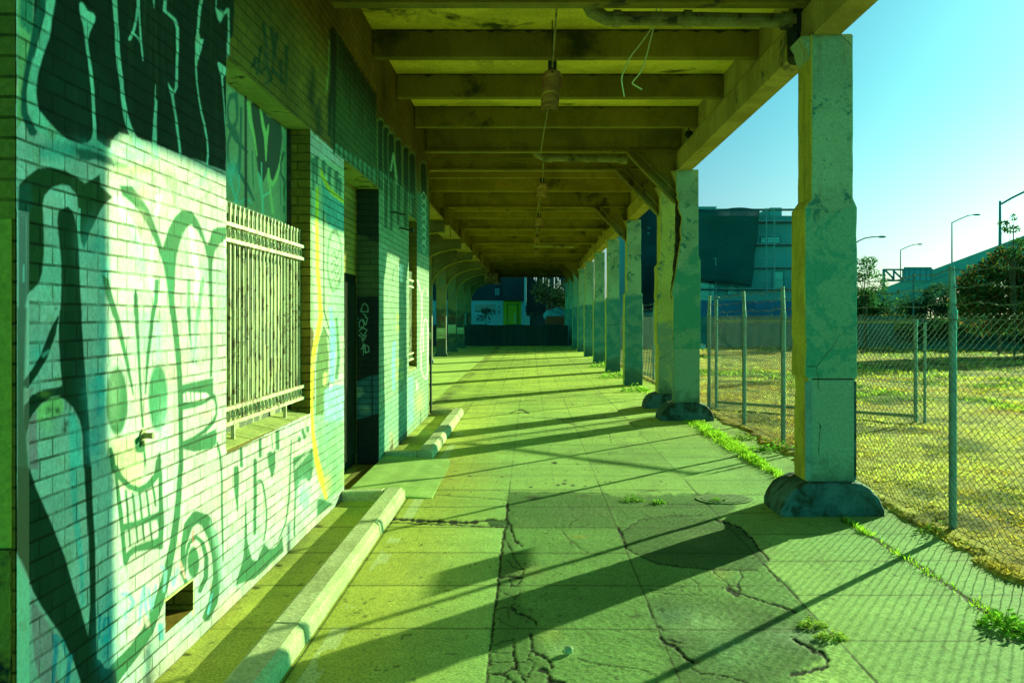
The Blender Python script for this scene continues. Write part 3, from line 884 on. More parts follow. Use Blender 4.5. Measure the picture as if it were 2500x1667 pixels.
Z.ell((142, 475), 32, 135, (.10, .2, .12), ring=6)
for i in range(4): Z.stroke([(128, 450 + i * 40), (140, 430 + i * 40), (150, 470 + i * 40), (165, 425 + i * 42)], 4, (.05, .12, .08))
Z.poly([(92, 770), (70, 830), (58, 930), (56, 1170), (92, 1165), (110, 1040), (116, 900), (105, 790)], (.10, .19, .055), soft=2)
Z.stroke([(92, 770), (120, 830), (126, 950), (112, 1050)], 6, (.04, .1, .04))
Z.stroke([(128, 690), (135, 800), (130, 1010)], [22, 28, 22], (.22, .52, .68), soft=3)
Z.poly([(95, 1055), (140, 1030), (184, 1030), (184, 1180), (140, 1240), (96, 1310)], (.28, .58, .60), soft=3)
Z.poly([(120, 640), (185, 560), (185, 800), (150, 820)], (.30, .55, .36), soft=4)
Z.stroke([(100, 985), (97, 1030)], [22, 14], (.55, .62, .2))
Z.stroke([(150, 730), (160, 900), (150, 1000)], [10, 14, 16], (.06, .2, .1))
Z.poly([(60, 1200), (184, 1190), (184, 1500), (120, 1540), (80, 1400)], (.20, .42, .22), soft=6, alpha=.8)
Z.stroke([(64, 150), (62, 300), (65, 500), (74, 640), (80, 720), (66, 800), (50, 880), (42, 960), (38, 1100), (44, 1250), (62, 1370), (82, 1450), (104, 1540)], [14, 15, 17, 18, 20, 22, 20, 17, 14, 16, 24, 28, 14], YEL, soft=1.5)
Z.spray((108, 1470), 20, 40, (.7, .66, .1), .8)

# ---- over the openings: stains and drips on bare brick
Z = cv.zoom(500, 100, 3.92)
for x, a, b_ in ((560, -160, 260), (640, -120, 340), (690, -60, 200), (600, 120, 390), (480, 170, 300), (720, 200, 420), (780, 60, 480), (540, 60, 330)):
    Z.stroke([(x, a), (x + random.uniform(-30, 30), (a + b_) / 2), (x + random.uniform(-10, 40), b_)], [34, 24, 8], (.008, .035, .018), soft=4, alpha=.9)
for p in (((450, 250), (520, 180), (500, 320)), ((540, 300), (600, 250), (640, 370), (580, 410)), ((690, 330), (640, 260), (760, 400))):
    Z.stroke(list(p), 22, (.006, .04, .026), soft=3, alpha=.95)
Z.stroke([(1035, 260), (1030, 400), (1015, 560), (1040, 650)], [20, 54, 60, 16], (.02, .028, .012), soft=8, alpha=.9)
Z.stroke([(1100, 560), (1080, 700), (1100, 870), (1060, 890)], [20, 70, 60, 30], (.02, .03, .012), soft=8, alpha=.85)
Z.poly([(1190, -100), (1290, -60), (1420, 190), (1520, 350), (1640, 520), (1665, 1390), (1345, 1140), (1240, 1075), (1185, 900)], (.035, .075, .022), soft=4, alpha=.92)
Z.stroke([(1225, -100), (1230, 300), (1200, 600), (1190, 900)], [60, 44, 50, 20], (.012, .02, .008), soft=5)
Z.stroke([(1245, -60), (1240, 600), (1236, 1080)], [26, 26, 14], (.006, .012, .005), soft=2)
Z.stroke([(1190, 0), (1185, 300), (1160, 500)], 10, (.24, .34, .1), soft=3)
for i in range(12):
    x = 1290 + i * 30; y0 = -20 + i * 48
    Z.stroke([(x, y0), (x + 4, y0 + 90 + 60 * (i % 3)), (x + 6, y0 + 300 + 110 * (i % 4))], [40, 20, 6], (.012, .03, .012), soft=3, alpha=.85)
for i in range(9):
    Z.stroke([(1260 + i * 45, 1000 + i * 30), (1265 + i * 45, 1090 + i * 34)], [22, 10], (.12, .34, .24), soft=4, alpha=.7)
for i, (x, a, b_) in enumerate(((1682, 770, 1400), (1735, 840, 1450), (1782, 900, 1330), (1850, 960, 1500), (1925, 1030, 1520), (1982, 1090, 1560), (2090, 1180, 1500))):
    Z.stroke([(x, a), (x + 4, (a + b_) / 2), (x + 8, b_)], [64, 72, 62], (.15, .24, .08), soft=3)
    Z.stroke([(x, a + 16), (x + 4, (a + b_) / 2), (x + 8, b_)], [52, 60, 50], (.008, .022, .010), soft=2)
Z.stroke([(1780, 1240), (1805, 1080), (1835, 1300), (1840, 1700)], 16, (.24, .42, .20), soft=2)
Z.poly([(1670, 1250), (2010, 1480), (2020, 1800), (1680, 1700)], (.03, .09, .04), soft=20, alpha=.75)
for i in range(14): Z.stroke([(1685 + i * 24, 1250 + i * 18), (1688 + i * 24, 1420 + i * 18 + 90 * (i % 3))], [9, 4], (.16, .36, .2), soft=2, alpha=.8)

# ---- far piers
Z = cv.zoom(840, 440, 2.273)
Z.poly([(195, 60), (365, 150), (365, 420), (195, 330)], (.10, .24, .10), soft=8, alpha=.5)
for x, a, b_ in ((232, 0, 260), (262, 20, 270), (300, 40, 240), (340, 60, 260), (385, 110, 200)):
    Z.stroke([(x, a), (x, b_)], [22, 14], (.015, .05, .02), soft=3, alpha=.8)
    Z.stroke([(x - 13, a), (x - 13, b_ - 10)], [4, 3], (.3, .46, .24), soft=1, alpha=.6)
Z.stroke([(268, 560), (275, 500), (287, 478), (300, 500), (305, 540)], 4, (.03, .1, .06))
Z.stroke([(278, 900), (274, 1010), (276, 1160)], [14, 18, 14], (.18, .5, .62), soft=3)
for y in (740, 800): Z.poly([(290, y), (308, y), (308, y + 40), (290, y + 40)], (.4, .44, .14), soft=2)
for y in (990, 1060): Z.poly([(285, y), (330, y), (330, y + 50), (285, y + 50)], (.46, .52, .2), soft=4, alpha=.7)
Z.poly([(195, 1300), (260, 1200), (350, 1150), (352, 1330), (330, 1420), (190, 1510)], (.22, .42, .30), soft=6, alpha=.8)
Z.spray((265, 1450), 14, 50, (.7, .38, .18), .7)
Z.stroke([(315, 480), (318, 560)], [24, 14], (.86, .88, .84), soft=4)
Z.poly([(355, 1090), (385, 1090), (385, 1330), (355, 1380)], (.22, .5, .6), soft=5, alpha=.8)
Z.spray((420, 1230), 24, 60, (.66, .56, .2), .7)
Z.poly([(405, 60), (475, 120), (475, 430), (405, 400)], (.05, .20, .14), soft=3, alpha=.9)  # dark teal pier top, lower edge shaped to the roof's shadow edge
for i in range(7):
    y = 90 + i * 45
    Z.stroke([(430, y), (442 + 6 * (i % 2), y - 25), (455, y + 10), (445, y + 40), (434, y + 18)], 5, (.34, .6, .44), soft=1, alpha=.8)
LW = (.8, .86, .76)
Z.stroke([(408, 555), (430, 640), (432, 760), (425, 900), (428, 1040), (440, 1090), (458, 1105), (464, 1060), (466, 830), (460, 775), (448, 765), (438, 830), (440, 950)], 6, LW, soft=1)
Z.stroke([(400, 1110), (405, 1165), (415, 1130)], 5, LW, soft=1)
Z.stroke([(432, 640), (445, 600), (462, 605), (465, 640)], 5, LW, soft=1, alpha=.8)

# small bare patches and wear
wr = fbm(YY.ravel() * 9, ZZ.ravel() * 9, 31, 5)
m = np.clip((wr - .70) * 14, 0, 1)[:, None] * .55 * (cv.c.mean(1) > .2)[:, None]
cv.c = cv.c * (1 - m) + np.array((.36, .36, .22)) * m
m = np.clip((fbm(YY.ravel() * 3, ZZ.ravel() * 3 + 7, 33, 4) - .5) * 2, 0, 1) * np.clip(1 - ZZ.ravel() / .25, 0, 1)
cv.c = cv.c * (1 - .6 * m[:, None]) + np.array((.16, .2, .1)) * .6 * m[:, None]

m_wall = M_brick('painted_brick', None, None, 'Y', use_paint=True, rough=.8, spec=.10)
idx = np.arange(nY * nZ).reshape(nY, nZ)
quads = np.stack([idx[:-1, :-1], idx[1:, :-1], idx[1:, 1:], idx[:-1, 1:]], -1)
cy = (ys[:-1] + ys[1:]) / 2; cz = (zs[:-1] + zs[1:]) / 2
solid = np.ones((nY - 1, nZ - 1), bool)
for a, b, c, d in OPEN:
    solid &= ~(((cy > a) & (cy < b))[:, None] & ((cz > c) & (cz < d))[None, :])
relief = (fbm(YY.ravel() * 5, ZZ.ravel() * 14, 41, 3) - .5) * .004
V = np.stack([np.full(nY * nZ, XW) + relief, YY.ravel(), ZZ.ravel()], 1)
np_mesh('painted_wall', V, quads[solid], m_wall, building, colors=np.clip(cv.c, .002, .95))

# brick behind: jambs, end wall, reveals
m_jamb = M_brick('jamb_brick', (.30, .19, .022), (.20, .125, .016), 'X', rough=.8, spec=.1, bw=.26)
for a, b in ((8.47, 10.0), (12.31, 15.34), (16.45, YB)): MB().box(-2.2, XW - .004, a, b, 0, HT).build('brick_pier', m_jamb, building)
jb = MB()
jb.box(-2.2, XW - .004, YA, 6.12, .4, HT)
jb.box(-2.2, XW - .004, YA, 5.10, 0, .4); jb.box(-2.2, XW - .004, 5.52, 6.12, 0, .4); jb.box(-2.2, XW - .004, 5.10, 5.52, 0, .18); jb.box(-2.2, XW - .004, 5.10, 5.52, .33, .4)
jb.build('brick_pier', m_jamb, building)
for a, b in ((6.12, 8.47), (15.34, 16.45)): MB().box(-2.2, XW - .004, a, b, 0, .86).build('brick_infill', m_jamb, building)
for a, b in ((6.12, 8.47), (10.0, 12.31), (15.34, 16.45)): MB().box(-2.2, XW - .004, a, b, 3.16, HT).build('brick_infill', m_jamb, building)

MB().box(-4.4, -2.2, YA, YB, 0, HT).build('rear_block', m_jamb, building)
for a, b, z in ((6.12, 8.47, 3.14), (10.0, 12.31, 3.13), (15.34, 16.45, 3.13)):
    MB().box(-2.0, XW - .003, a + .002, b - .002, z, z + .03).build('lintel', m_soffit, building)
# smooth cream panel on the end wall and a corner guard
m_endp = M_weather('end_panel_paint', (.50, .34, .03), (.40, .27, .022), scale=1.5, stain=(.03, .03, .015), stain_lo=.64, stain_hi=.67, stain_scale=6, bump=.3)
MB().box(-3.4, XW - .012, YA - .012, YA - .001, .9, 2.0).build('end_panel', m_endp, building, bevel=.003)
m_endr = M_weather('end_rough_plaster', (.40, .30, .03), (.18, .14, .015), scale=5, stain=(.015, .02, .01), stain_lo=.50, stain_hi=.58, stain_scale=5, bump=1, bdist=.02)
MB().box(-3.4, XW - .014, YA - .022, YA - .001, 0, .895).build('rough_plinth', m_endr, building)
gy = np.linspace(YA - .004, 3.705, 10); gz = np.linspace(.0, 2.03, 300)
GY, GZ = np.meshgrid(gy, gz, indexing='ij')
gu, gv = proj(XW + .004, GY.ravel(), GZ.ravel())
j = np.clip(np.searchsorted(ys, GY.ravel()), 0, nY - 1); k_ = np.clip(np.searchsorted(zs, GZ.ravel()), 0, nZ - 1)
gc = cv.c[j * nZ + k_]
gi = np.arange(10 * 300).reshape(10, 300)
m_guard = M_paintflat('corner_guard_paint', .4, .5)
np_mesh('corner_guard', np.stack([np.full(gu.size, XW + .004), GY.ravel(), GZ.ravel()], 1), np.stack([gi[:-1, :-1], gi[1:, :-1], gi[1:, 1:], gi[:-1, 1:]], -1).reshape(-1, 4), m_guard, building, colors=np.clip(gc, .002, .9))
# vent hole lining and rubble
vh = MB()
vh.box(-2.15, -2.1, 5.05, 5.57, .15, .36); vh.box(-2.15, XW - .006, 5.521, 5.56, .15, .36); vh.box(-2.15, XW - .006, 5.06, 5.099, .15, .36)
vh.box(-2.15, XW - .006, 5.06, 5.56, .15, .179); vh.box(-2.15, XW - .006, 5.06, 5.56, .331, .36)
vent = vh.build('vent_hole', m_endp, building)
rb = MB()
for i in range(7): rb.ball((random.uniform(-2.0, XW - .02), random.uniform(5.12, 5.5), .182 + random.uniform(0, .006)), random.uniform(.006, .02), n=5, m=4)
rb.build('rubble', m_endr, vent)


# ------------------------------------------------------------------ windows with grilles
def flat_panel(name, x, ya, yb, za, zb, ny, nz, paint, mat, parent):
    Yg, Zg = np.meshgrid(np.linspace(ya, yb, ny), np.linspace(za, zb, nz), indexing='ij')
    pu, pv = proj(x, Yg.ravel(), Zg.ravel())
    c = Canvas(pu, pv, (.3, .3, .3))
    paint(c, Yg.ravel(), Zg.ravel())
    ii = np.arange(ny * nz).reshape(ny, nz)
    return np_mesh(name, np.stack([np.full(pu.size, x), Yg.ravel(), Zg.ravel()], 1),
                   np.stack([ii[:-1, :-1], ii[1:, :-1], ii[1:, 1:], ii[:-1, 1:]], -1).reshape(-1, 4), mat, parent, colors=np.clip(c.c, .002, .95))


def board_paint(c, y, z):
    n = fbm(y * 3, z * 3, 51); n2 = fbm(y * 14, z * 9, 52, 5)
    c.c[:] = np.array((.22, .30, .15)) * (.75 + .5 * n)[:, None]
    low = z < 2.36
    dark = (n2 > .47)[:, None]
    c.c = np.where(low[:, None], np.where(dark, np.array((.035, .04, .018)), np.array((.26, .26, .09))) * (.7 + .6 * n)[:, None], c.c)
    c.zoom(550, 180, 4.129)
    T = (.02, .11, .08); K = (.012, .03, .012); G = (.34, .52, .16); A = (.10, .46, .40)
    c.ell((75, 380), 50, 160, T, ring=20); c.ell((85, 780), 60, 200, T, ring=22)
    c.stroke([(30, 520), (110, 670), (220, 790)], [34, 40, 26], T); c.stroke([(160, 350), (155, 700), (140, 1000), (215, 1120), (290, 1280)], [24, 22, 30, 40, 18], T)
    c.stroke([(60, 230), (110, 200), (120, 470)], [50, 34, 10], T)
    c.spray((60, 1000), 60, 120, A, .95); c.stroke([(30, 980), (70, 1150), (120, 1290)], [30, 18, 30], A); c.stroke([(135, 1030), (140, 1150), (95, 1300)], [22, 16, 20], A)
    c.stroke([(150, 1310), (190, 1265), (240, 1270), (262, 1310)], 18, A)
    c.stroke([(205, 180), (208, 1340)], [26, 28], (.012, .012, .008))
    c.poly([(220, 320), (300, 280), (430, 430), (560, 500), (575, 640), (545, 900), (490, 1060), (460, 1110), (420, 1000), (380, 1100), (330, 980), (300, 760)], K, soft=2)
    c.stroke([(235, 300), (255, 480), (290, 640), (320, 830)], [40, 36, 26, 12], G); c.stroke([(355, 350), (380, 520), (410, 640), (410, 880)], [20, 30, 40, 10], G)
    c.stroke([(435, 520), (425, 600), (412, 660)], [12, 24, 20], G)
    c.stroke([(435, 960), (440, 1060), (475, 1120), (510, 1060), (540, 960), (560, 840)], [20, 36, 40, 28, 16, 6], G)
    c.stroke([(330, 1000), (350, 1080), (375, 1240), (380, 1400)], [10, 36, 20, 26], (.16, .50, .34)); c.stroke([(365, 900), (368, 1240)], [12, 16], (.16, .5, .34))
    c.stroke([(440, 1070), (455, 1200), (480, 1400)], [22, 22, 28], G); c.stroke([(380, 1240), (440, 1200)], 20, (.2, .54, .4))
    c.stroke([(590, 800), (560, 900), (560, 1010), (605, 1100), (590, 1200), (600, 1280)], [30, 14, 12, 30, 18, 8], (.012, .03, .02)); c.stroke([(550, 1000), (560, 1330)], [10, 6], T)
    c.stroke([(270, 780), (285, 1150)], [12, 8], T); c.stroke([(590, 1340), (594, 1400)], 14, (.012, .03, .02))
    c.poly([(590, 560), (640, 600), (640, 1480), (600, 1440)], (.16, .40, .20), soft=6, alpha=.6)


def board_paint2(c, y, z):
    n2 = fbm(y * 8, z * 7, 57, 5); n = fbm(y * 3, z * 3, 58)
    c.c[:] = np.where((n2 > .5)[:, None], np.array((.03, .05, .02)), np.array((.18, .26, .1))) * (.7 + .6 * n)[:, None]


def grille(x, ya, yb, nb, parent):
    g = MB()
    n = nb
    for z in (1.045, 1.135, 2.125, 2.22): g.box(x - .006, x + .022, ya + .01, yb + .015, z - .011, z + .011)
    for i in range(n):
        y = ya + .04 + (yb - ya - .07) * i / (n - 1)
        jx = random.uniform(-.002, .002)
        g.box(x - .020 + jx, x - .007 + jx, y - .0085, y + .0085, 1.04, 2.33)
        g.box(x - .024 + jx, x - .003 + jx, y - .012, y + .012, 2.33, 2.355)
    step = (yb - ya - .07) / (n - 1)
    for zc in (1.09, 2.172):
        for i in range(n - 1):
            y = ya + .04 + step * (i + .5)
            pts = [(x + .005, y + math.cos(t) * step * .40, zc + math.sin(t) * .033) for t in np.linspace(0, 2 * math.pi, 13)]
            g.tube(pts, .0045, 4, caps=False)
    for y in (ya + .45, yb - .5): g.box(x - .03, x - .008, y - .012, y + .012, .93, 1.05)
    return g.build('security_grille', m_grille, parent)


m_board = M_paintflat('board_paint', .7, .3, grain=.4, gscale=60)
m_sill = M_weather('sill_brick', (.46, .48, .14), (.32, .36, .09), scale=4, stain=(.05, .06, .02), stain_lo=.58, stain_hi=.68, stain_scale=5, bump=.6)
for k, (ya, yb, pf, nb) in enumerate(((6.12, 8.47, board_paint, 23), (15.34, 16.45, board_paint2, 11))):
    wdw = flat_panel('window', -1.892, ya + .001, yb - .001, .93, 3.139, 180 if k == 0 else 40, 330 if k == 0 else 120, pf, m_board, building)
    s = MB(); y = ya + .003
    while y < yb - .05:
        y2 = min(y + .58, yb - .003)
        s.prism_y([(-1.90, .865), (-1.726, .865), (-1.726, .918), (-1.90, .955)], y, y2 - .012); y = y2
    s.build('sill', m_sill, wdw, bevel=.006)
    MB().box(-1.9, -1.87, yb - .06, yb - .002, .96, 3.13).build('window_frame', m_core, wdw)
    MB().box(-1.9, -1.874, ya + .5, ya + .55, 1.0, 3.13).build('mullion', m_core, wdw)
    grille(-1.785, ya, yb - .012, nb, wdw)

# doorway: dark door leaf, painted far jamb
def jamb_paint():
    nx, nz = 60, 420
    Xg, Zg = np.meshgrid(np.linspace(-1.97, XW - .001, nx), np.linspace(0, 3.13, nz), indexing='ij')
    yq = 12.305
    pu, pv = proj(Xg.ravel(), yq, Zg.ravel())
    c = Canvas(pu, pv, (.075, .10, .026))
    n = fbm(Xg.ravel() * 6, Zg.ravel() * 3, 61)
    c.c *= (.6 + .8 * n)[:, None]
    c.zoom(840, 440, 2.273)
    c.poly([(40, -40), (200, -40), (200, 360), (120, 310), (60, 290)], (.012, .018, .008), soft=5, alpha=.85, rough=6)
    c.poly([(55, 645), (200, 645), (200, 1600), (40, 1600)], (.006, .012, .008), soft=1)
    c.poly([(60, 1120), (150, 1085), (200, 1080), (200, 1290), (60, 1330)], (.035, .15, .19), soft=3)
    c.poly([(66, 1140), (100, 1150), (112, 1180), (80, 1210), (66, 1200)], (.20, .36, .28), soft=3)
    c.spray((115, 1270), 34, 22, (.24, .40, .30), .9)
    c.stroke([(155, 700), (157, 1440)], 6, (.002, .004, .003), soft=1)
    c.stroke([(155, 1090), (157, 1440)], 5, (.003, .006, .005), soft=1)
    T = (.42, .74, .52)
    for p in ([(92, 728), (104, 690), (116, 683), (132, 700), (133, 730), (92, 728)],
              [(100, 732), (112, 745), (121, 750), (118, 762), (131, 765), (120, 805), (104, 770)],
              [(84, 790), (96, 772), (112, 790), (106, 818), (86, 815), (82, 795)],
              [(76, 772), (80, 766)], [(80, 838), (104, 818), (128, 832), (108, 866), (92, 846)],
              [(82, 858), (104, 878), (124, 862), (104, 895), (98, 868)],
              [(96, 940), (112, 905), (108, 958)], [(96, 935), (120, 940)], [(118, 912), (136, 924), (140, 948), (120, 958), (116, 918)], [(104, 904), (105, 908)], [(106, 966), (107, 970)]):
        c.stroke(p, 3.4, T, soft=.8)
    ii = np.arange(nx * nz).reshape(nx, nz)
    return np_mesh('doorway_jamb', np.stack([Xg.ravel(), np.full(pu.size, yq), Zg.ravel()], 1),
                   np.stack([ii[:-1, :-1], ii[1:, :-1], ii[1:, 1:], ii[:-1, 1:]], -1).reshape(-1, 4),
                   M_brick('jamb_painted', None, None, 'X', use_paint=True, rough=.5, spec=.3, bw=.26), building, colors=np.clip(c.c, .002, .9))


jamb_paint()
m_door = M_weather('black_door_paint', (.010, .013, .006), (.006, .008, .004), rough=.9, spec=.03, grain=.3)
door = MB().box(-2.06, -1.985, 10.01, 12.30, 0.02, 2.15).build('door', m_door, building, bevel=.004)
MB().box(-1.985, -1.965, 10.08, 11.1, .12, 2.05).box(-1.985, -1.965, 11.2, 12.22, .12, 2.05).build('door_panel', m_door, door, bevel=.006)
MB().box(-2.06, -1.98, 10.01, 12.30, 2.15, 3.128).build('transom', m_jamb, building)
# pipe stub
ps = MB()
ps.tube([(XW - .02, 4.79, 1.147), (XW + .047, 4.79, 1.147)], .0125, 14)
ps.tube([(XW + .044, 4.79, 1.147), (XW + .050, 4.79, 1.147)], .0145, 12)
ps.tube([(XW + .0, 4.79, 1.147), (XW + .008, 4.79, 1.147)], [.030, .028], 14)
ps.ball((XW + .008, 4.785, 1.115), .010, .011, .014)
ps.build('pipe_stub', m_pipe, building, smooth=False)
# thin conduit on the wall's far corner, and a bracket lamp arm over the second pier
MB().tube([(XW + .03, YB + .03, 0.05), (XW + .03, YB + .03, 1.02)], .02, 8).build('corner_pipe', m_dark, building)
MB().tube([(XW, 13.4, 2.98), (XW + .16, 13.5, 2.95)], .012, 6).build('wall_bracket', m_dark, building)
br = MB(); br.tube([(XW, 14.2, 2.85), (XW + .14, 14.3, 2.82)], .012, 6); br.ball((XW + .15, 14.35, 2.82), .03)
br.build('wall_bracket', m_dark, building)

# ------------------------------------------------------------------ elevated viaduct
viaduct = thing('elevated_viaduct', 'old concrete and riveted steel viaduct forming the roof over the walkway', 'viaduct', (2.5, 9.4, 0))
YC = [9.15, 17.55, 19.8, 26.6, 33.1, 39.6, 46.3, 52.7, 59.2, 66.0, 72.6]     # front faces of the columns
Y_END = 78.0
dk = MB(); dk.box(-11, 3.0, -2.5, Y_END, 4.81, 5.25)
dk.build('deck_slab', m_slab, viaduct)
eg = MB()
prof = [(2.40, 4.06), (2.635, 4.06), (2.635, 4.84), (2.50, 4.84), (2.50, 4.43), (2.425, 4.41), (2.405, 4.37)]
eg.prism_y(prof, -2.4, Y_END - .02)
eg.build('edge_girder', m_girder, viaduct, bevel=.008)
pa = MB(); pa.box(2.64, 2.98, -2.4, Y_END, 5.25, 6.0); pa.build('parapet', m_girder, viaduct)
lg = MB(); lg.box(-2.62, -2.12, YB + .3, Y_END - .02, 4.06, 4.10); lg.box(-2.42, -2.32, YB + .3, Y_END - .02, 4.10, 4.83)
for i in range(int((Y_END - 19) / 1.1)):
    y = 19 + i * 1.1
    lg.box(-2.32, -2.14, y, y + .03, 4.1, 4.82); lg.box(-2.60, -2.42, y, y + .03, 4.1, 4.82)
lg.build('inner_girder', m_steel, viaduct)

beam_y = [11.8, 13.95, 16.1, 22.0, 24.3]
for a, b in zip(YC[3:-1], YC[4:]): beam_y += [a + .1 + (b - a) / 3, a + .1 + 2 * (b - a) / 3]
beam_y += [5.0, 7.2, 2.8, 74.6, 76.6]
for y in sorted(beam_y):
    xl = XW + .003 if y < YB else -10.5
    bmo = MB().box(xl, 2.52, y, y + .16, 4.51, 4.83).build('cross_beam', m_beam, viaduct, bevel=.006)
    if 10 < y < 26:
        # ragged dark gap where the slab has come away from the beam
        rg = MB(); n = 70; V_ = []; rr = random.Random(int(y * 10))
        for q in range(n + 1):
            x = max(xl, -1.7) + .02 + (2.46 - max(xl, -1.7)) * q / n
            d = .004 + .012 * rr.random() + (.03 * rr.random() if rr.random() < .18 else 0)
            V_ += [(x, y - .004, 4.806), (x, y - .004, 4.806 - d)]
        rg.add(V_, [(2 * q, 2 * q + 1, 2 * q + 3, 2 * q + 2) for q in range(n)])
        so = rg.build('crumbled_edge', m_core, bmo); md = so.modifiers.new('thick', 'SOLIDIFY'); md.thickness = .006


def cross_girder(yf, rivets):
    xl = XW + .003 if yf < YB else -10.5
    y = yf + .18
    g = MB()
    g.box(xl, 2.49, y + .07, y + .11, 4.42, 4.83)
    g.box(xl, 2.49, y, y + .18, 4.385, 4.42)
    g.box(xl, 2.49, y, y + .18, 4.75, 4.785)
    for x in ([-.75, .35, 1.25] if rivets else []): g.box(x, x + .015, y + .062, y + .072, 4.42, 4.75)
    for x0 in (-1.70, 2.36): g.box(x0, x0 + .1, y + .055, y + .07, 4.42, 4.75)
    if yf > YB:
        for x0 in (-2.05, -3.2, -4.2): g.box(x0, x0 + .1, y + .055, y + .07, 4.42, 4.75)
    o = g.build('cross_girder', m_steel, viaduct)
    if rivets:
        r = MB()
        def grp(x0, nx, dx, nz=4):
            for i in range(nx):
                for k in range(nz): r.ball((x0 + i * dx, y + .068, 4.47 + k * .072), .016, .012, .016, 6, 4)
        grp(-1.0 + .35, 6, .115); grp(1.28, 7, .13); grp(-1.0 - .55, 1, .1); grp(.78, 1, .1); grp(-1.64, 2, .05); grp(2.41, 1, .1)
        r.build('rivet', m_steel, o)
    return o


for i, yf in enumerate(YC): cross_girder(yf, i < 6)

# drain pipes under the deck at the expansion joints
def drain(yf, x0, full):
    d = MB(); y = yf + .50
    z = 4.335
    d.tube([(x0 - .30, y - .05, 4.80), (x0 - .18, y - .03, 4.62), (x0 - .05, y, z + .06), (x0 + .06, y, z), (x0 + .5, y, z), (1.6 if full is None else full, y, z - .02)], [.075, .075, .075, .065, .065, .065], 12)
    for x in (x0 + .12, x0 + .75): d.tube([(x, y, z), (x + .07, y, z - .002)], .08, 12)
    d.tube([((1.6 if full is None else full) - .12, y, z - .02), ((1.6 if full is None else full), y, z - .02)], .085, 12)
    return d.build('drain_pipe', m_pipe, viaduct, smooth=False)


drain(9.15, .62, 2.36)
db = MB(); db.tube([(2.36, 9.66, 4.31), (2.37, 9.66, 4.1), (2.36, 9.60, 3.95)], .075, 10); db.box(2.33, 2.45, 9.58, 9.75, 4.2, 4.45)
db.build('pipe_bracket', m_dark, viaduct)
drain(17.55, .18, 1.62)
drain(39.6, .18, 1.62)
drain(66.0, .5, 1.9)
# thin cables along the girders
cb = MB()
for y0, y1, xs in ((18.2, 18.2, (-1.5, 1.2)),):
    pts = [(xs[0] + (xs[1] - xs[0]) * t, y0, 4.33 - .05 * math.sin(t * math.pi * 3) ** 2) for t in np.linspace(0, 1, 24)]
    cb.tube(pts, .008, 5)
pts = [(-1.69, 18.1, 3.0), (-1.69, 18.1, 4.2), (-1.6, 18.1, 4.33), (.35, 18.1, 4.33)]
cb.tube(pts, .012, 6)
for y in (26.5, 33.0, 39.5): cb.tube([(-1.95, y, 3.6), (-1.95, y, 4.2), (-1.8, y, 4.34), (.3, y, 4.34)], .016, 6)
cb.build('cable', m_beam, viaduct)


def loaf(x0, x1, y0, y1, h, r):
    n = 9
    pr = [(x0, 0)]
    pr += [(x0 + r - r * math.cos(a), (h - r) + r * math.sin(a)) if h > r else (x0 + r - r * math.cos(a), h * math.sin(a)) for a in np.linspace(0, math.pi / 2, n)]
    pr += [(x1 - r + r * math.sin(a), h * math.cos(a)) for a in np.linspace(0, math.pi / 2, n)]
    pr += [(x1, 0)]
    out = [pr[0]]
    for p in pr[1:]:
        if abs(p[0] - out[-1][0]) + abs(p[1] - out[-1][1]) > 1e-4: out.append(p)
    return out


def side_bounce(o):  # gives the wall-facing sides the painted-in wall bounce
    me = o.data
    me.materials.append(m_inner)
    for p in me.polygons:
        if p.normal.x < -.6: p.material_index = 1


def ragged(pr, seed, amt=.0022, step=.13):
    rr = random.Random(seed); out = []
    for (x0, z0), (x1, z1) in zip(pr, pr[1:] + pr[:1]):
        out.append((x0, z0))
        L_ = math.hypot(x1 - x0, z1 - z0)
        if abs(x1 - x0) < .02 and L_ > .3:
            inw = 1 if x0 < 2.55 else -1
            n = int(L_ / step)
            for k in range(1, n):
                d = rr.uniform(-amt, amt) + (inw * rr.uniform(.003, .012) if rr.random() < .10 else 0)
                out.append((x0 + (x1 - x0) * k / n + d, z0 + (z1 - z0) * (k + rr.uniform(-.3, .3)) / n))
    return out


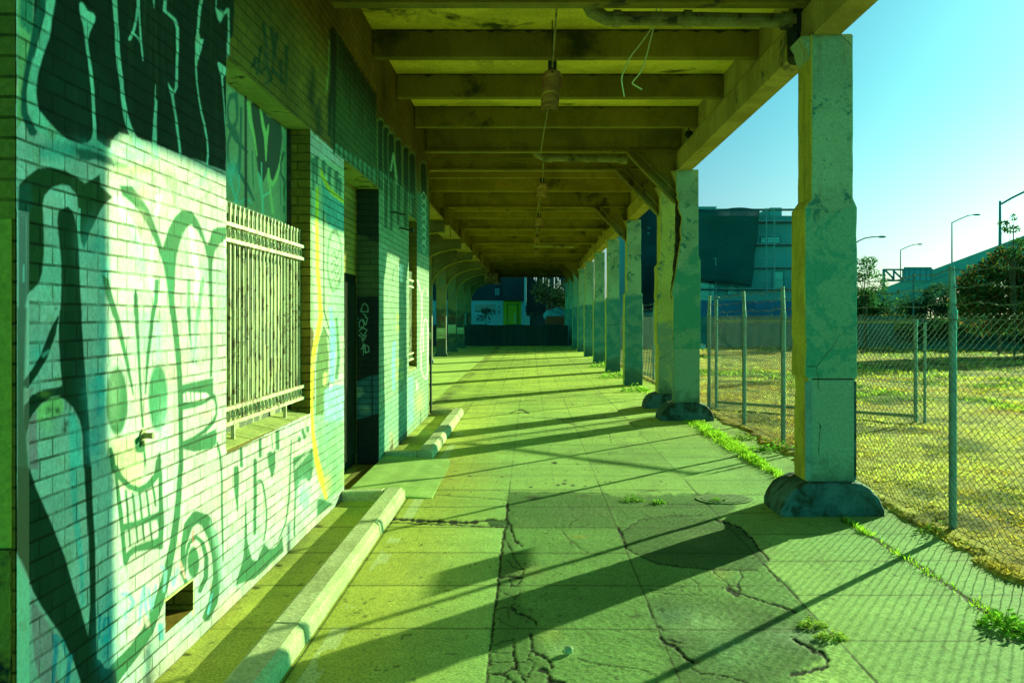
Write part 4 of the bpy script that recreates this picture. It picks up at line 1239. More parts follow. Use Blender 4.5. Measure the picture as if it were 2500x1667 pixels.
def column(i, yf):
    near = i < 3
    y1 = yf + .45
    if near:
        zt0, zt1 = 2.60, 2.68
    else:
        zt0, zt1 = 2.24, 2.29
    xa, xb = 2.32, 2.77
    ua, ub = 2.376, 2.735
    c = MB()
    zb = .27 if near else 0.0
    top = 4.07
    mat = m_colA if i in (0, 1) else (m_colY if i == 2 else m_colB)
    if i == 1:
        # front with a broken-out left edge
        left = [(2.345, .27), (2.345, 1.16), (2.33, 1.18), (2.325, 1.6), (2.335, 1.95), (2.30, 2.06), (2.33, 2.20), (2.36, 2.34), (2.385, 2.5), (2.40, 2.62), (2.43, 2.8), (2.455, 2.95), (2.44, 3.1), (2.46, 3.2), (2.47, 3.3), (2.44, 3.36), (2.41, 3.46), (2.42, 3.55), (2.385, 3.62), (2.395, 3.68), (2.376, 3.74), (2.376, 4.07)]
        pr = left + [(2.735, 4.07), (2.735, 2.68), (2.77, 2.60), (2.77, 1.18), (2.755, 1.16), (2.755, .27)]
        c.prism_y(ragged(pr[len(left):] + pr[:1], 5)[:-1] and pr, yf, yf + .13)
        o = c.build('column', mat, viaduct, bevel=.006)
        k = MB()
        rr = random.Random(4)
        for q in range(4):
            pr2 = []
            for j in range(60):
                z = .3 + 3.7 * j / 59
                xl = np.interp(z, [.3, 1.9, 2.05, 2.5, 3.0, 3.4, 3.75, 4.0], [2.345, 2.33, 2.30, 2.345, 2.38, 2.385, 2.376, 2.376])
                pr2.append((xl + rr.uniform(-.008, .02) + .01 * q, z))
            k.prism_y(pr2 + [(2.72, 4.05), (2.72, 2.68), (2.75, 2.60), (2.75, .28)], yf + .13 + q * .068, yf + .128 + (q + 1) * .068)
        k.build('broken_core', m_core, o)
        sg = MB(); sg.box(2.31, 2.345, yf + .02, yf + .05, .3, 2.0); sg.build('edge_strip', m_colY, o)
    else:
        if near:
            c.prism_y(ragged([(2.345, zb), (2.755, zb), (2.755, 1.15), (2.77, 1.17), (xb, zt0), (ub, zt1), (ub, top), (ua, top), (ua, zt1), (xa, zt0), (xa, 1.17), (2.345, 1.15)], i), yf, y1)
        else:
            c.prism_y(ragged([(xa, zb), (xb, zb), (xb, zt0), (ub, zt1), (ub, top), (ua, top), (ua, zt1), (xa, zt0)], i, .003), yf, y1)
        o = c.build('column', mat, viaduct, bevel=.012)
    side_bounce(o)
    if i == 1: o['label'] = 'column with its corner broken away'
    if i == 2: o['label'] = 'ochre painted column'
    if i == 0:
        st = MB(); st.obox((2.352, yf - .004, .30), (2.352, yf - .004, 1.13), .05, .012); st.build('corner_iron', m_galv, o)
        st = MB(); st.obox((2.752, yf - .002, .30), (2.752, yf - .002, 1.13), .018, .006); st.build('corner_iron', m_foot, o)
        ed = MB(); ed.box(2.39, 2.74, yf - .003, yf + .01, 1.143, 1.155); ed.build('joint_strip', m_core, o)
    if near:
        f = MB()
        y0f = yf - .07 if i != 2 else yf + .02
        rr = random.Random(i + 40); pr = loaf(2.10, 2.99, y0f, 0, .29, .30); m = 9; V_ = []
        for q in range(m + 1):
            ee = .03 if q in (0, m) else 0
            for (x, z) in pr:
                cx_ = 2.545
                V_.append((cx_ + (x - cx_) * (1 - ee * .6) + rr.uniform(-.007, .007), y0f + (yf + .62 - y0f) * q / m + rr.uniform(-.006, .006), max(-.02, z * (1 - ee) + rr.uniform(-.006, .006)) if z > .02 else -.03))
        np_ = len(pr)
        fs = [tuple(range(np_)), tuple(range((m + 1) * np_ - 1, m * np_ - 1, -1))]
        for q in range(m):
            for s_ in range(np_): fs.append((q * np_ + s_, (q + 1) * np_ + s_, (q + 1) * np_ + (s_ + 1) % np_, q * np_ + (s_ + 1) % np_))
        f.add(V_, fs)
        f.build('footing', m_foot, o, bevel=.02, seg=2)
    # capital flare under the girder
    fl = MB(); fl.prism_y([(2.38, 3.86), (2.72, 3.86), (2.72, 4.055), (2.30, 4.055)], yf + .02, yf + .43)
    fl.build('capital', m_girder if i else mat, o)
    if i in (1, 2, 3, 7, 8):
        k = MB(); yb = yf + .22
        k.prism_y([(1.62, 4.385), (1.74, 4.385), (2.40, 3.68), (2.40, 3.55)], yb - .02, yb + .02)
        k.obox((1.60, yb, 4.37), (2.385, yb, 3.55), .16, .035)
        k.obox((1.74, yb, 4.385), (2.40, yb, 3.70), .14, .03)
        k.prism_y([(1.74, 4.38), (2.42, 4.38), (2.42, 3.70)], yb - .008, yb + .008)
        k.build('knee_brace', m_steel, o)
    if i == 9:
        k = MB()
        cur = [(1.75 + .62 * math.sin(a), 3.45 + .9 * math.cos(a)) for a in np.linspace(0, math.pi / 2, 10)]
        k.prism_y(cur + [(2.42, 3.45), (2.42, 4.4), (1.75, 4.4)], yf + .05, yf + .4); k.build('curved_bracket', m_girder, o)
    return o


for i, yf in enumerate(YC): column(i, yf)

m_arch = M_weather('arch_concrete', (.13, .11, .03), (.09, .075, .02), scale=1.6, stain=(.03, .03, .012), grain=.4)
# columns of the second row, with arched brackets
m_patch = M_weather('pasted_patch', (.55, .50, .22), (.45, .40, .15), scale=4, grain=.3)
m_redtag = M_weather('red_tag', (.30, .05, .05), (.24, .04, .05), grain=.2, bump=0)
for i, yf in enumerate(YC[2:]):
    c = MB(); c.prism_y([(-4.12, 0), (-3.52, 0), (-3.60, .18), (-3.60, 4.07), (-4.02, 4.07), (-4.02, .18)], yf, yf + .42)
    o = c.build('inner_column', m_colL, viaduct, bevel=.015)
    a = MB()
    for sgn, xs in ((1, -3.62), (-1, -4.0)):
        cur = [(xs + sgn * (1.5 - 1.5 * math.cos(t)), 2.72 + 1.05 * math.sin(t)) for t in np.linspace(0, math.pi / 2, 14)]
        a.prism_y(cur + [(xs + sgn * 1.5, 4.37), (xs, 4.37)], yf + .04, yf + .38)
    a.build('arched_bracket', m_arch, o)
    rim = MB()
    cur = [(-3.62 + (1.5 - 1.5 * math.cos(t)), yf + .03, 2.72 + 1.05 * math.sin(t)) for t in np.linspace(0, math.pi / 2, 14)]
    rim.tube(cur, .035, 6); rim.build('bracket_rim', m_steel, o)
    if i > 2:
        MB().box(-4.0, -3.62, yf - .004, yf + .01, .78 + .1 * (i % 2), 1.12 + .1 * (i % 3)).build('painted_patch', m_patch, o)
        t = MB()
        for k in range(3):
            x = -3.95 + k * .11
            t.tube([(x, yf - .006, .86), (x + .03, yf - .006, 1.03), (x + .07, yf - .006, .86)], .009, 4)
            t.tube([(x, yf - .006, 1.55), (x + .08, yf - .006, 1.72), (x, yf - .006, 1.72), (x + .08, yf - .006, 1.5)], .010, 4)
        t.build('red_lettering', m_redtag, o)
    if yf > 60: break
for yf in YC[2:]: MB().box(-2.14, -2.02, yf + .2, yf + .24, 3.95, 4.4).build('gusset_plate', m_steel, viaduct)
sgn_ = MB().box(-2.5, -1.75, 59.0, 59.04, 3.6, 4.1).build('rusty_plate', m_rust, viaduct)

# ------------------------------------------------------------------ hanging lamps
LX = .235


def lamp(y0, y1, label, first):
    t = thing('hanging_lamp', label, 'lamp', (LX, (y0 + y1) / 2, 4.3), 'rusty trough lamps along the ceiling')
    r = MB()
    n = 9
    W_, H_ = .105, .075
    arc = [(LX + W_ * math.cos(a), 4.20 + H_ * math.sin(a)) for a in np.linspace(0, math.pi, n)]
    arc2 = [(LX + (W_ - .006) * math.cos(a), 4.194 + (H_ - .006) * math.sin(a)) for a in np.linspace(math.pi, 0, n)]
    r.prism_y(arc + arc2, y0, y1)
    r.build('reflector', m_rust, t)
    ya = y0 - 1.9; yb = y1 + 4.2
    MB().tube([(LX, ya, 4.40), (LX, y0 - .3, 4.32), (LX, y0 + .05, 4.285)], .0095, 7).build('conduit', m_pipe, t)
    MB().tube([(LX - .01, y1 - .05, 4.285), (LX - .04, y1 + 2, 4.31), (LX - .06, yb, 4.34)], .0095, 7).build('conduit', m_pipe, t)
    b = MB(); b.box(LX - .045, LX + .045, y0 - .02, y0 + .12, 4.275, 4.36); b.ball((LX, y0 + .05, 4.265), .02)
    b.build('junction_box', m_dark, t)
    for y in (y0 + .1, y1 - .2): MB().tube([(LX, y, 4.27), (LX, y, 4.81)], .006, 5).build('hanger', m_dark, t)
    return t


lamp(11.35, 13.45, 'rusty half-round trough lamp hanging beside the loose wires, the largest of the row', True)
lamp(20.9, 23.3, 'rusty trough lamp second in line along the ceiling, beyond the first riveted girder', False)
lamp(28.0, 30.4, 'small rusty trough lamp third in line along the ceiling', False)
lamp(35.0, 37.4, 'tiny rusty trough lamp fourth in line along the ceiling', False)
lamp(41.8, 44.2, 'tiny rusty trough lamp farthest in the line along the ceiling', False)


def px(u, v, Y): return (Y * (u - U0) / F, Y, EYE - Y * (v - V0) / F)


# loose wires hanging from the deck
def wire(pts, Y, label):
    P = [px(1280 + x / 3.36, y / 3.36, Y + k * .03) for k, (x, y) in enumerate(pts)]
    P = [(P[0][0], P[0][1] - .0, 4.81)] + P
    # smooth
    Q = []
    for i in range(len(P) - 1):
        p0, p1, p2, p3 = (Vector(P[max(i - 1, 0)]), Vector(P[i]), Vector(P[i + 1]), Vector(P[min(i + 2, len(P) - 1)]))
        for s in range(6):
            t = s / 6
            Q.append(.5 * ((2 * p1) + (p2 - p0) * t + (2 * p0 - 5 * p1 + 4 * p2 - p3) * t * t + (3 * p1 - p0 - 3 * p2 + p3) * t ** 3))
    Q.append(Vector(P[-1]))
    o = MB().tube(Q, .007, 6).build('loose_wire', m_lightwire, None, loc=P[0], smooth=True)
    tag(o, label, 'wire')


wire([(1150, -40), (1130, 60), (1070, 190), (970, 340), (870, 470), (815, 590), (798, 650), (805, 710), (820, 795)], 9.9, 'pale loose wire hanging longest from the ceiling with a straight tip')
wire([(1097, -40), (1085, 80), (1065, 210), (1030, 350), (1000, 470), (955, 590), (890, 675), (905, 700), (965, 735)], 9.8, 'pale loose wire hanging from the ceiling with a hooked end')
hb = MB(); p = px(1280 + 1350 / 3.36, 1105 / 3.36, 16.6)
hb.ball(p, .07, .07, .07); hb.tube([p, (p[0], p[1], p[2] + .25)], .012, 6)
tag(hb.build('bell_fitting', m_dark, None, loc=p), 'small round dark fitting fixed inside the edge girder', 'fitting')

# ------------------------------------------------------------------ kerbs by the wall
def kerb(ya, yb, breaks, label, returns):
    t = thing('wall_kerb', label, 'kerb', (-1.24, ya, 0), 'kerbs along the painted wall')
    ys_ = [ya] + breaks + [yb]
    for a, b in zip(ys_[:-1], ys_[1:]):
        k = MB(); n = 10
        V_ = []
        pr = [(-1.335, -.02), (-1.335, .085), (-1.315, .108), (-1.19, .104), (-1.155, .075), (-1.145, -.02)]
        prof_n = len(pr)
        m = max(2, int((b - a) / .7))
        for j in range(m + 1):
            y = a + .008 + (b - a - .016) * j / m
            for (x, z) in pr:
                V_.append((x + random.uniform(-.003, .003), y, z + random.uniform(-.003, .003)))
        fs = [tuple(range(prof_n)), tuple(range(m * prof_n + prof_n - 1, m * prof_n - 1, -1))]
        for j in range(m):
            for q in range(prof_n):
                fs.append((j * prof_n + q, j * prof_n + (q + 1) % prof_n, (j + 1) * prof_n + (q + 1) % prof_n, (j + 1) * prof_n + q))
        k.add(V_, fs); k.build('kerb_stone', m_kerb, t, bevel=.008)
    for y in returns:
        k = MB(); k.prism_y([(XW + .004, -.02), (XW + .004, .085), (-1.34, .098), (-1.34, -.02)], y, y + .16); k.build('kerb_return', m_kerb, t, bevel=.012)
    return t


kerb(3.7, 9.98, [5.55, 8.3], 'long pale concrete kerb beside the painted wall, running up to the doorway', [9.82])
kerb(12.75, 18.7, [14.3, 16.2], 'shorter pale concrete kerb past the doorway, broken into blocks', [12.72, 18.5])
# sloping door apron
ap = MB(); ap.prism_y([(XW + .003, -.01), (XW + .003, .05), (-1.25, .028), (-.9, .0), (-.9, -.02)], 10.0, 12.70)
m_apron = M_weather('apron_concrete', (.40, .58, .13), (.32, .48, .10), scale=2.5, stain=(.46, .62, .2), stain_lo=.62, stain_hi=.68, stain_scale=2.4, bump=.4)
tag(ap.build('entrance_pavement', m_apron, None, loc=(-1.3, 11.3, 0), bevel=.01), kind='structure')

# ------------------------------------------------------------------ walkway: grooves and stains on a fine grid
gx = np.arange(-1.9, 3.42, .0082)
gv_ = np.concatenate([np.arange(844, 1700, 1.8), np.arange(1700, 2300, 12)])
gy_ = (EYE * F / (gv_ - V0))[::-1]
GX, GY = np.meshgrid(gx, gy_, indexing='ij')
gu, gv = proj(GX.ravel(), GY.ravel(), 0.0)
X_, Y_ = GX.ravel(), GY.ravel()
CONC = np.array((.43, .60, .19)); CONC2 = np.array((.34, .51, .165)); ASPH = np.array((.050, .11, .032)); ASPH2 = np.array((.185, .33, .10))
fc = Canvas(gu, gv, CONC)
f1 = fbm(X_ * .9, Y_ * .45, 71); f2 = fbm(X_ * 4, Y_ * 1.6, 72, 5); f3 = fbm(X_ * 26, Y_ * 20, 73, 3)
t = np.clip((f1 - .4) * 4, 0, 1)[:, None]
fc.c = CONC * (1 - t) + CONC2 * t
# every flagstone its own tone
JX = [-1.13, -.20, .69, 1.59, 2.60]
sl = np.digitize(X_, JX)
off = np.where(X_ > 1.59, .22, 0.0)
rowi = np.floor((Y_ + off - 5.82) / .935).astype(int)
tone = vnoise(sl * 7.31 + .5, rowi * 3.77 + .5, 74)
fc.c *= (.90 + .2 * tone)[:, None]
yel = np.clip((-.25 - X_) / .6, 0, 1)[:, None] * np.clip((22 - Y_) / 9, 0, 1)[:, None]  # yellow bounce from the sunlit wall, put into the floor colour
fc.c = fc.c * (1 - yel * .5) + fc.c * np.array((1.7, .88, .10)) * yel * .5
# asphalt patches
Z = fc.zoom(1130, 1180, 3.0545)
Z.poly([(348, 64), (1050, 72), (1170, 110), (1760, 70), (1900, 75), (2050, 180), (1890, 270), (2080, 330), (2210, 490), (2285, 570), (2260, 620), (2450, 760), (2620, 1010), (2700, 1200), (2730, 1290), (2600, 1340), (2470, 1420), (2640, 1700), (2100, 1800), (180, 1800), (205, 1200), (290, 520)], ASPH2, soft=3, rough=5)
Z.poly([(348, 66), (1050, 74), (1100, 180), (1150, 330), (320, 320)], ASPH, soft=10, alpha=.55)
Z.poly([(1050, 74), (1900, 76), (2050, 180), (1890, 265), (1500, 240), (1300, 270), (1180, 355)], ASPH, soft=6, alpha=.5, rough=8)
Z.poly([(1180, 360), (1260, 300), (1400, 250), (1600, 235), (1900, 270), (2080, 330), (2160, 420), (2240, 520), (2270, 570), (2180, 640), (1850, 640), (1600, 615), (1450, 595), (1330, 545), (1215, 480)], ASPH, soft=4, alpha=.7, rough=5)
Z.poly([(335, 100), (380, 330), (400, 520), (450, 650), (420, 900), (540, 1040), (650, 1330), (660, 1500), (190, 1600), (215, 1200), (290, 520)], ASPH, soft=12, alpha=.45, rough=10)
Z.poly([(1380, 860), (1500, 800), (1900, 860), (2300, 900), (2560, 1100), (2690, 1300), (2350, 1480), (2000, 1700), (1620, 1600), (1480, 1180)], ASPH, soft=30, alpha=.65, rough=16)
Z.spray((1800, 1040), 260, 110, (.36, .52, .26), .75); Z.spray((2020, 1240), 230, 120, (.24, .46, .24), .6); Z.spray((2450, 1140), 200, 80, (.38, .5, .36), .6)
Z.spray((1560, 980), 120, 60, (.10, .22, .17), .7); Z.spray((1620, 1170), 120, 50, (.12, .17, .08), .6)
Z.spray((1300, 985), 50, 16, (.03, .06, .03), .9); Z.spray((530, 105), 60, 14, (.03, .04, .015), .9); Z.spray((900, 92), 40, 8, (.1, .05, .02), .8)
Z.spray((860, 395), 60, 14, (.40, .34, .06), .6); Z.spray((1930, 670), 60, 36, (.42, .36, .07), .6); Z.spray((660, 1130), 90, 60, (.36, .40, .1), .6)
Z.spray((740, 1230), 130, 60, (.36, .50, .24), .6); Z.spray((820, 210), 160, 60, (.13, .18, .09), .5); Z.spray((380, 660), 120, 40, (.1, .15, .07), .5)
Z.spray((500, 660), 130, 60, (.36, .36, .12), .4)
# thin old wash streaks across the walk
stv = fbm(X_ * .8 + 3, Y_ * 6, 77, 4)
fc.c *= (.90 + .22 * stv)[:, None]
fc.c *= (.84 + .32 * f3)[:, None]
rt = np.clip((X_ - 1.2) / 1.2, 0, 1)[:, None] * np.clip((16 - Y_) / 6, 0, 1)[:, None]
fc.c = fc.c * (1 - rt * np.array((.26, .10, .0)))
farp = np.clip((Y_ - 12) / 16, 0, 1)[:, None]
fc.c = fc.c * (1 + farp * np.array((.75, .45, -.3)))  # far floor lightened and yellowed, sunlit sheen put into the colour
m = np.clip((f2 - .60) * 6, 0, 1)[:, None] * .3
fc.c = fc.c * (1 - m) + np.array((.22, .26, .11)) * m
spk = np.clip((fbm(X_ * 30, Y_ * 16, 79, 2) - .80) * 20, 0, 1)[:, None] * .6
fc.c = fc.c * (1 - spk) + np.array((.05, .06, .03)) * spk
# dirt along the wall foot and the fence side
dr = np.clip(1 - (X_ + 1.72) / .22, 0, 1) * np.clip(f2 * 2 - .4, 0, 1)
fc.c = fc.c * (1 - .7 * dr[:, None]) + np.array((.14, .15, .05)) * .7 * dr[:, None]
dr = np.clip((X_ - 2.75) / .45, 0, 1) * np.clip(f2 * 3 - 1.0, 0, 1)
fc.c = fc.c * (1 - .75 * dr[:, None]) + np.array((.17, .16, .06)) * .75 * dr[:, None]
# faint painted line by the kerb
ln = (np.abs(X_ + 1.02) < .045) & (f2 > .42) & (Y_ < 17)
fc.c[ln] = fc.c[ln] * .55 + np.array((.72, .74, .5)) * .45

CRK = (.008, .012, .004)


def crack(pts, wd, depth=1.0, jit=5, col=CRK, zz=None):
    """A jagged crack through the given points (zoom pixels)."""
    P = []
    for i in range(len(pts) - 1):
        a, b = pts[i], pts[i + 1]
        L = math.hypot(b[0] - a[0], b[1] - a[1]); n = max(2, int(L / 13))
        for s in range(n):
            q = s / n
            P.append((a[0] + (b[0] - a[0]) * q + random.gauss(0, jit), a[1] + (b[1] - a[1]) * q + random.gauss(0, jit * .7)))
    P.append(pts[-1])
    W = [(wd * .95 if wd < 12 else wd * 1.35) * random.uniform(.3, 1.25) for _ in P]
    fc.stroke(P, W, col, soft=1.6, depth=depth)


# control joints
def joint(u_pts, wd, depth=.12, a=.85): fc.stroke(u_pts, wd, (.05, .06, .02), soft=1.5, depth=depth, alpha=a, raw=True)


def jl(x0, y0, x1, y1, wd=6.0, a=.8):
    n = max(2, int(abs(y1 - y0) / 1.2) + 1)
    for k in range(n):
        p, q = k / n, (k + 1) / n
        ya, yb = y0 + (y1 - y0) * p, y0 + (y1 - y0) * q
        xa, xb = x0 + (x1 - x0) * p, x0 + (x1 - x0) * q
        pa, pb = proj(xa, ya, 0), proj(xb, yb, 0)
        ww = max(1.6, .6 * wd * 6 / ((ya + yb) / 2))
        joint([pa, pb], [ww, ww], a=a)


for x in (-1.13, -.20, .69, 1.59): jl(x, 4.2, x, 11, 7, .9); jl(x, 11, x, 22, 5, .5); jl(x, 22, x, 60, 4, .22)
for x in (-.66, .24): jl(x, 10.4, x, 60, 3.5, .25)
for k in range(-2, 42):
    y = 5.82 + .935 * k
    jl(-1.72, y, 1.59, y - .02, 4.5 if y < 11 else 4, .75 if y < 11 else .35)
    y = 5.59 + .92 * k
    jl(1.59, y, 3.3, y, 4.5, .75 if y < 11 else .35)
jl(2.60, 4.2, 2.62, 40, 14, .9)
fc.zoom(0, 0, 1)
for ya, yb, ww in ((4.6, 9.0, 15), (9.9, 17.2, 7)):
    P_ = [proj(2.605 + random.gauss(0, .012), y, 0) for y in np.arange(ya, yb, .09)]
    fc.stroke(P_, [ww * 6.5 / y * random.uniform(.3, 1.3) for y in np.arange(ya, yb, .09)], (.03, .035, .010), soft=2.5, depth=.8, rough=3)

Z = fc.zoom(1130, 1180, 3.0545)
crack([(330, 150), (325, 250), (300, 400), (285, 560), (262, 760), (240, 900), (222, 1080), (205, 1200), (185, 1488)], 12, 1.0, 5)
crack([(310, 260), (345, 300), (370, 360), (390, 430), (440, 465)], 12); crack([(300, 380), (345, 470), (370, 530), (415, 600), (455, 640), (430, 720), (410, 760), (350, 770)], 10)
crack([(370, 530), (440, 520)], 6); crack([(330, 560), (370, 620), (440, 640)], 8); crack([(270, 700), (350, 690), (430, 700)], 14); crack([(350, 690), (360, 780)], 9)
crack([(260, 780), (330, 830), (380, 850), (430, 830), (420, 800)], 6); crack([(390, 850), (385, 900), (350, 920), (250, 940)], 8, .8)
crack([(370, 930), (400, 965), (470, 985), (520, 1010), (550, 1050)], 14); crack([(340, 930), (335, 1010)], 7); crack([(250, 1000), (340, 1060), (420, 1070)], 6)
crack([(510, 1120), (515, 1180), (510, 1240), (560, 1270), (610, 1290), (650, 1330), (655, 1370)], 16); crack([(380, 1160), (375, 1250), (390, 1310), (400, 1370)], 16); crack([(510, 1240), (490, 1300), (440, 1330), (390, 1330)], 8)
crack([(400, 1370), (350, 1380), (300, 1420), (210, 1415)], 14); crack([(300, 1420), (340, 1440), (380, 1480)], 12); crack([(400, 1370), (430, 1420), (490, 1440)], 9); crack([(490, 1300), (530, 1330), (500, 1400), (480, 1440)], 9)
crack([(560, 1380), (610, 1390), (640, 1430), (640, 1488)], 24); crack([(380, 1160), (300, 1170), (230, 1200)], 6); crack([(375, 1250), (290, 1260), (215, 1250)], 6); crack([(390, 1310), (300, 1330), (205, 1320)], 6)
crack([(640, 1470), (700, 1475), (760, 1480)], 18); crack([(310, 1430), (320, 1488)], 8); crack([(440, 1430), (470, 1488)], 14)
crack([(1180, 355), (1215, 340), (1260, 300), (1300, 275), (1400, 252), (1600, 237), (1780, 235)], 8); crack([(1890, 270), (1980, 290), (2080, 330), (2150, 400), (2190, 470), (2240, 520), (2280, 570)], 14)
crack([(1200, 440), (1230, 490), (1310, 530), (1400, 575), (1450, 592), (1600, 612), (1850, 638), (2000, 640), (2200, 642)], 8, jit=3); crack([(1160, 330), (1200, 420), (1215, 480)], 14, jit=6)
crack([(2230, 590), (2270, 630), (2330, 700), (2360, 740)], 9, jit=3); crack([(1870, 650), (1930, 710), (1980, 750), (2000, 790)], 6); crack([(2060, 650), (2080, 680), (2050, 740), (2065, 790), (2040, 810)], 12); crack([(1960, 780), (2010, 800), (2040, 825)], 26, jit=5); crack([(1980, 760), (2030, 760), (2060, 780)], 9); crack([(1920, 770), (1970, 780)], 8)
crack([(2060, 820), (2150, 850), (2240, 880), (2352, 910), (2480, 960)], 12, jit=4); crack([(1690, 700), (1740, 740), (1770, 800)], 5); crack([(1650, 760), (1550, 790), (1350, 790)], 4); crack([(1400, 800), (1550, 825), (1830, 830)], 4)
crack([(1370, 860), (1400, 960), (1420, 1000)], 8); crack([(1440, 1060), (1480, 1080), (1500, 1110)], 10); crack([(1470, 1140), (1520, 1190), (1580, 1200), (1620, 1250), (1660, 1295), (1715, 1320)], 18); crack([(1500, 1160), (1560, 1160), (1620, 1180)], 8)
crack([(1440, 940), (1480, 935), (1480, 960)], 8); crack([(1700, 1370), (1760, 1410), (1880, 1420), (2000, 1440), (2120, 1488)], 10); crack([(740, 345), (770, 400), (830, 450), (880, 490), (930, 510)], 5); crack([(850, 270), (790, 300), (795, 330)], 5)
crack([(870, 1310), (1100, 1355), (1250, 1370), (1400, 1400)], 4); crack([(2470, 1160), (2590, 1230), (2700, 1285), (2720, 1360), (2560, 1400), (2450, 1420)], 22, jit=6); crack([(2350, 700), (2500, 860)], 7, jit=2)
crack([(350, 64), (700, 68), (1040, 70), (1160, 105), (1240, 130)], 4, .4, 2); crack([(1490, 150), (1680, 155), (1920, 148)], 7, .8, 2); crack([(1270, 50), (1310, 65), (1450, 50), (1480, 65)], 4, .5, 2); crack([(1300, 48), (1440, 50)], 4, .5, 1)
Z = fc.zoom(900, 900, 2.044)
crack([(110, 745), (300, 758), (500, 765), (620, 750), (690, 770)], 14, 1, 2); crack([(100, 765), (350, 775), (560, 785), (690, 788)], 9, 1, 2)
fc.poly([(590, 752), (690, 755), (688, 785), (600, 782)], ASPH, soft=2)
crack([(570, 645), (640, 650), (690, 655)], 4, .5, 2); crack([(320, 625), (420, 632), (560, 642)], 3, .4, 1)
crack([(700, 222), (760, 205), (800, 222)], 8, .6, 2); crack([(940, 245), (1050, 290), (1100, 300)], 4, .5, 2); crack([(750, 240), (1000, 250), (1290, 245)], 3, .4, 2); crack([(1200, 320), (1210, 370)], 3, .4, 2)
for x, y, r in ((980, 557, 5), (945, 580, 7), (975, 573, 8), (1018, 582, 7), (1080, 585, 5), (1205, 563, 4), (1180, 566, 4), (810, 590, 6), (928, 470, 9), (505, 535, 5), (665, 540, 4), (265, 461, 9), (225, 520, 9), (1042, 475, 4)):
    fc.ell((x, y), r * 1.5, r * .6, (.03, .035, .015), soft=1.5)
fc.zoom(0, 1067, 2.613)
for x, y in ((1775, 815), (1630, 958), (1190, 1385), (2030, 568)): fc.ell((x, y), 28, 9, (.05, .05, .015), soft=3)
fc.spray((1500, 1230), 200, 60, (.48, .44, .08), .7)

zrel = (fbm(X_ * 1.3, Y_ * 1.1, 81, 3) - .5) * .012 + (fbm(X_ * 24, Y_ * 18, 82, 3) - .5) * .0022 - fc.d * .005
patch = ((X_ > -.2) & (X_ < 1.59) & (Y_ < 10.4))
zrel += np.where(patch, (fbm(X_ * 60, Y_ * 45, 83, 2) - .5) * .0035 + (fbm(X_ * 3, Y_ * 3, 84, 3) - .5) * .005, 0)
zrel *= np.clip((30 - Y_) / 20, .15, 1)
ii = np.arange(len(gx) * len(gy_)).reshape(len(gx), len(gy_))
m_walk = M_paintflat('walkway_concrete', .8, .08, grain=.85, gscale=110, bump=.35, bdist=.004)
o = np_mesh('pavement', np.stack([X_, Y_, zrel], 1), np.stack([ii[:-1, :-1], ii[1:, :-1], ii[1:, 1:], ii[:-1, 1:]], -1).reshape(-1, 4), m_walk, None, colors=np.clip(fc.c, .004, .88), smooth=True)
tag(o, kind='structure')
m_walk2 = M_weather('arcade_concrete', (.62, .78, .12), (.50, .64, .09), scale=.8, stain=(.2, .26, .07), stain_lo=.62, stain_hi=.72, bump=.3)
o = MB().box(-12, -1.895, 2.9, 63.6, -.1, -.006).build('arcade_floor', m_walk2); tag(o, kind='structure')
m_road = M_weather('road_asphalt', (.16, .22, .20), (.11, .16, .15), scale=.5, bump=.2)
o = MB().add([(-900, -300, -.35), (900, -300, -.35), (900, 1800, -.35), (-900, 1800, -.35)], [(0, 1, 2, 3)]).build('ground', m_road); tag(o, kind='structure')
o = MB().box(-60, 9, 63.6, 130, -.2, -.03).build('street', m_road); tag(o, kind='structure')

# stone and manhole cover
p = px(1130 + 790 / 3.0545, 1180 + 1262 / 3.0545, 1)
Yg = EYE * F / (1180 + 1262 / 3.0545 - V0)
st = MB(); st.ball((Yg * (1130 + 790 / 3.0545 - U0) / F, Yg, .016), .026, .022, .02, 7, 5); st.ball((Yg * (1130 + 780 / 3.0545 - U0) / F, Yg, .008), .03, .02, .012, 6, 4)
tag(st.build('pebble', m_kerb, None, loc=(0, Yg, 0)), 'small pale pebble lying on the cracked patch', 'pebble')
m_road0 = M_weather('cover_rim', (.16, .26, .09), (.12, .2, .07), grain=.5)
mh = thing('manhole_cover', 'round flat cover set in the walkway beside a rounded column footing', 'manhole cover', (1.79, 9.95, 0))
r = MB(); n = 28
r.prism_z([(1.79 + .26 * math.cos(a), 9.95 + .26 * math.sin(a)) for a in np.linspace(0, 2 * math.pi, n, endpoint=False)], -.02, .006)
r.build('rim', m_road0, mh)
r = MB(); r.prism_z([(1.79 + .215 * math.cos(a), 9.95 + .215 * math.sin(a)) for a in np.linspace(0, 2 * math.pi, n, endpoint=False)], -.02, .009)
r.build('lid', M_weather('manhole_lid', (.13, .22, .075), (.09, .15, .05), scale=30, bump=.8, bdist=.01), mh)

# ------------------------------------------------------------------ vacant lot
lx = np.concatenate([np.arange(2.86, 4.2, .035), np.arange(4.2, 12, .12), np.arange(12, 90, .8)])
ly = np.concatenate([np.arange(3.2, 14, .05), np.arange(14, 30, .14), np.arange(30, 66, .4)])
LX_, LY_ = np.meshgrid(lx, ly, indexing='ij')
x, y = LX_.ravel(), LY_.ravel()
n1 = fbm(x * .5, y * .5, 101); n2 = fbm(x * 3, y * 3, 102, 5); n3 = fbm(x * .22 + 4, y * .16, 103, 3); n4 = fbm(x * 14, y * 14, 104, 3)


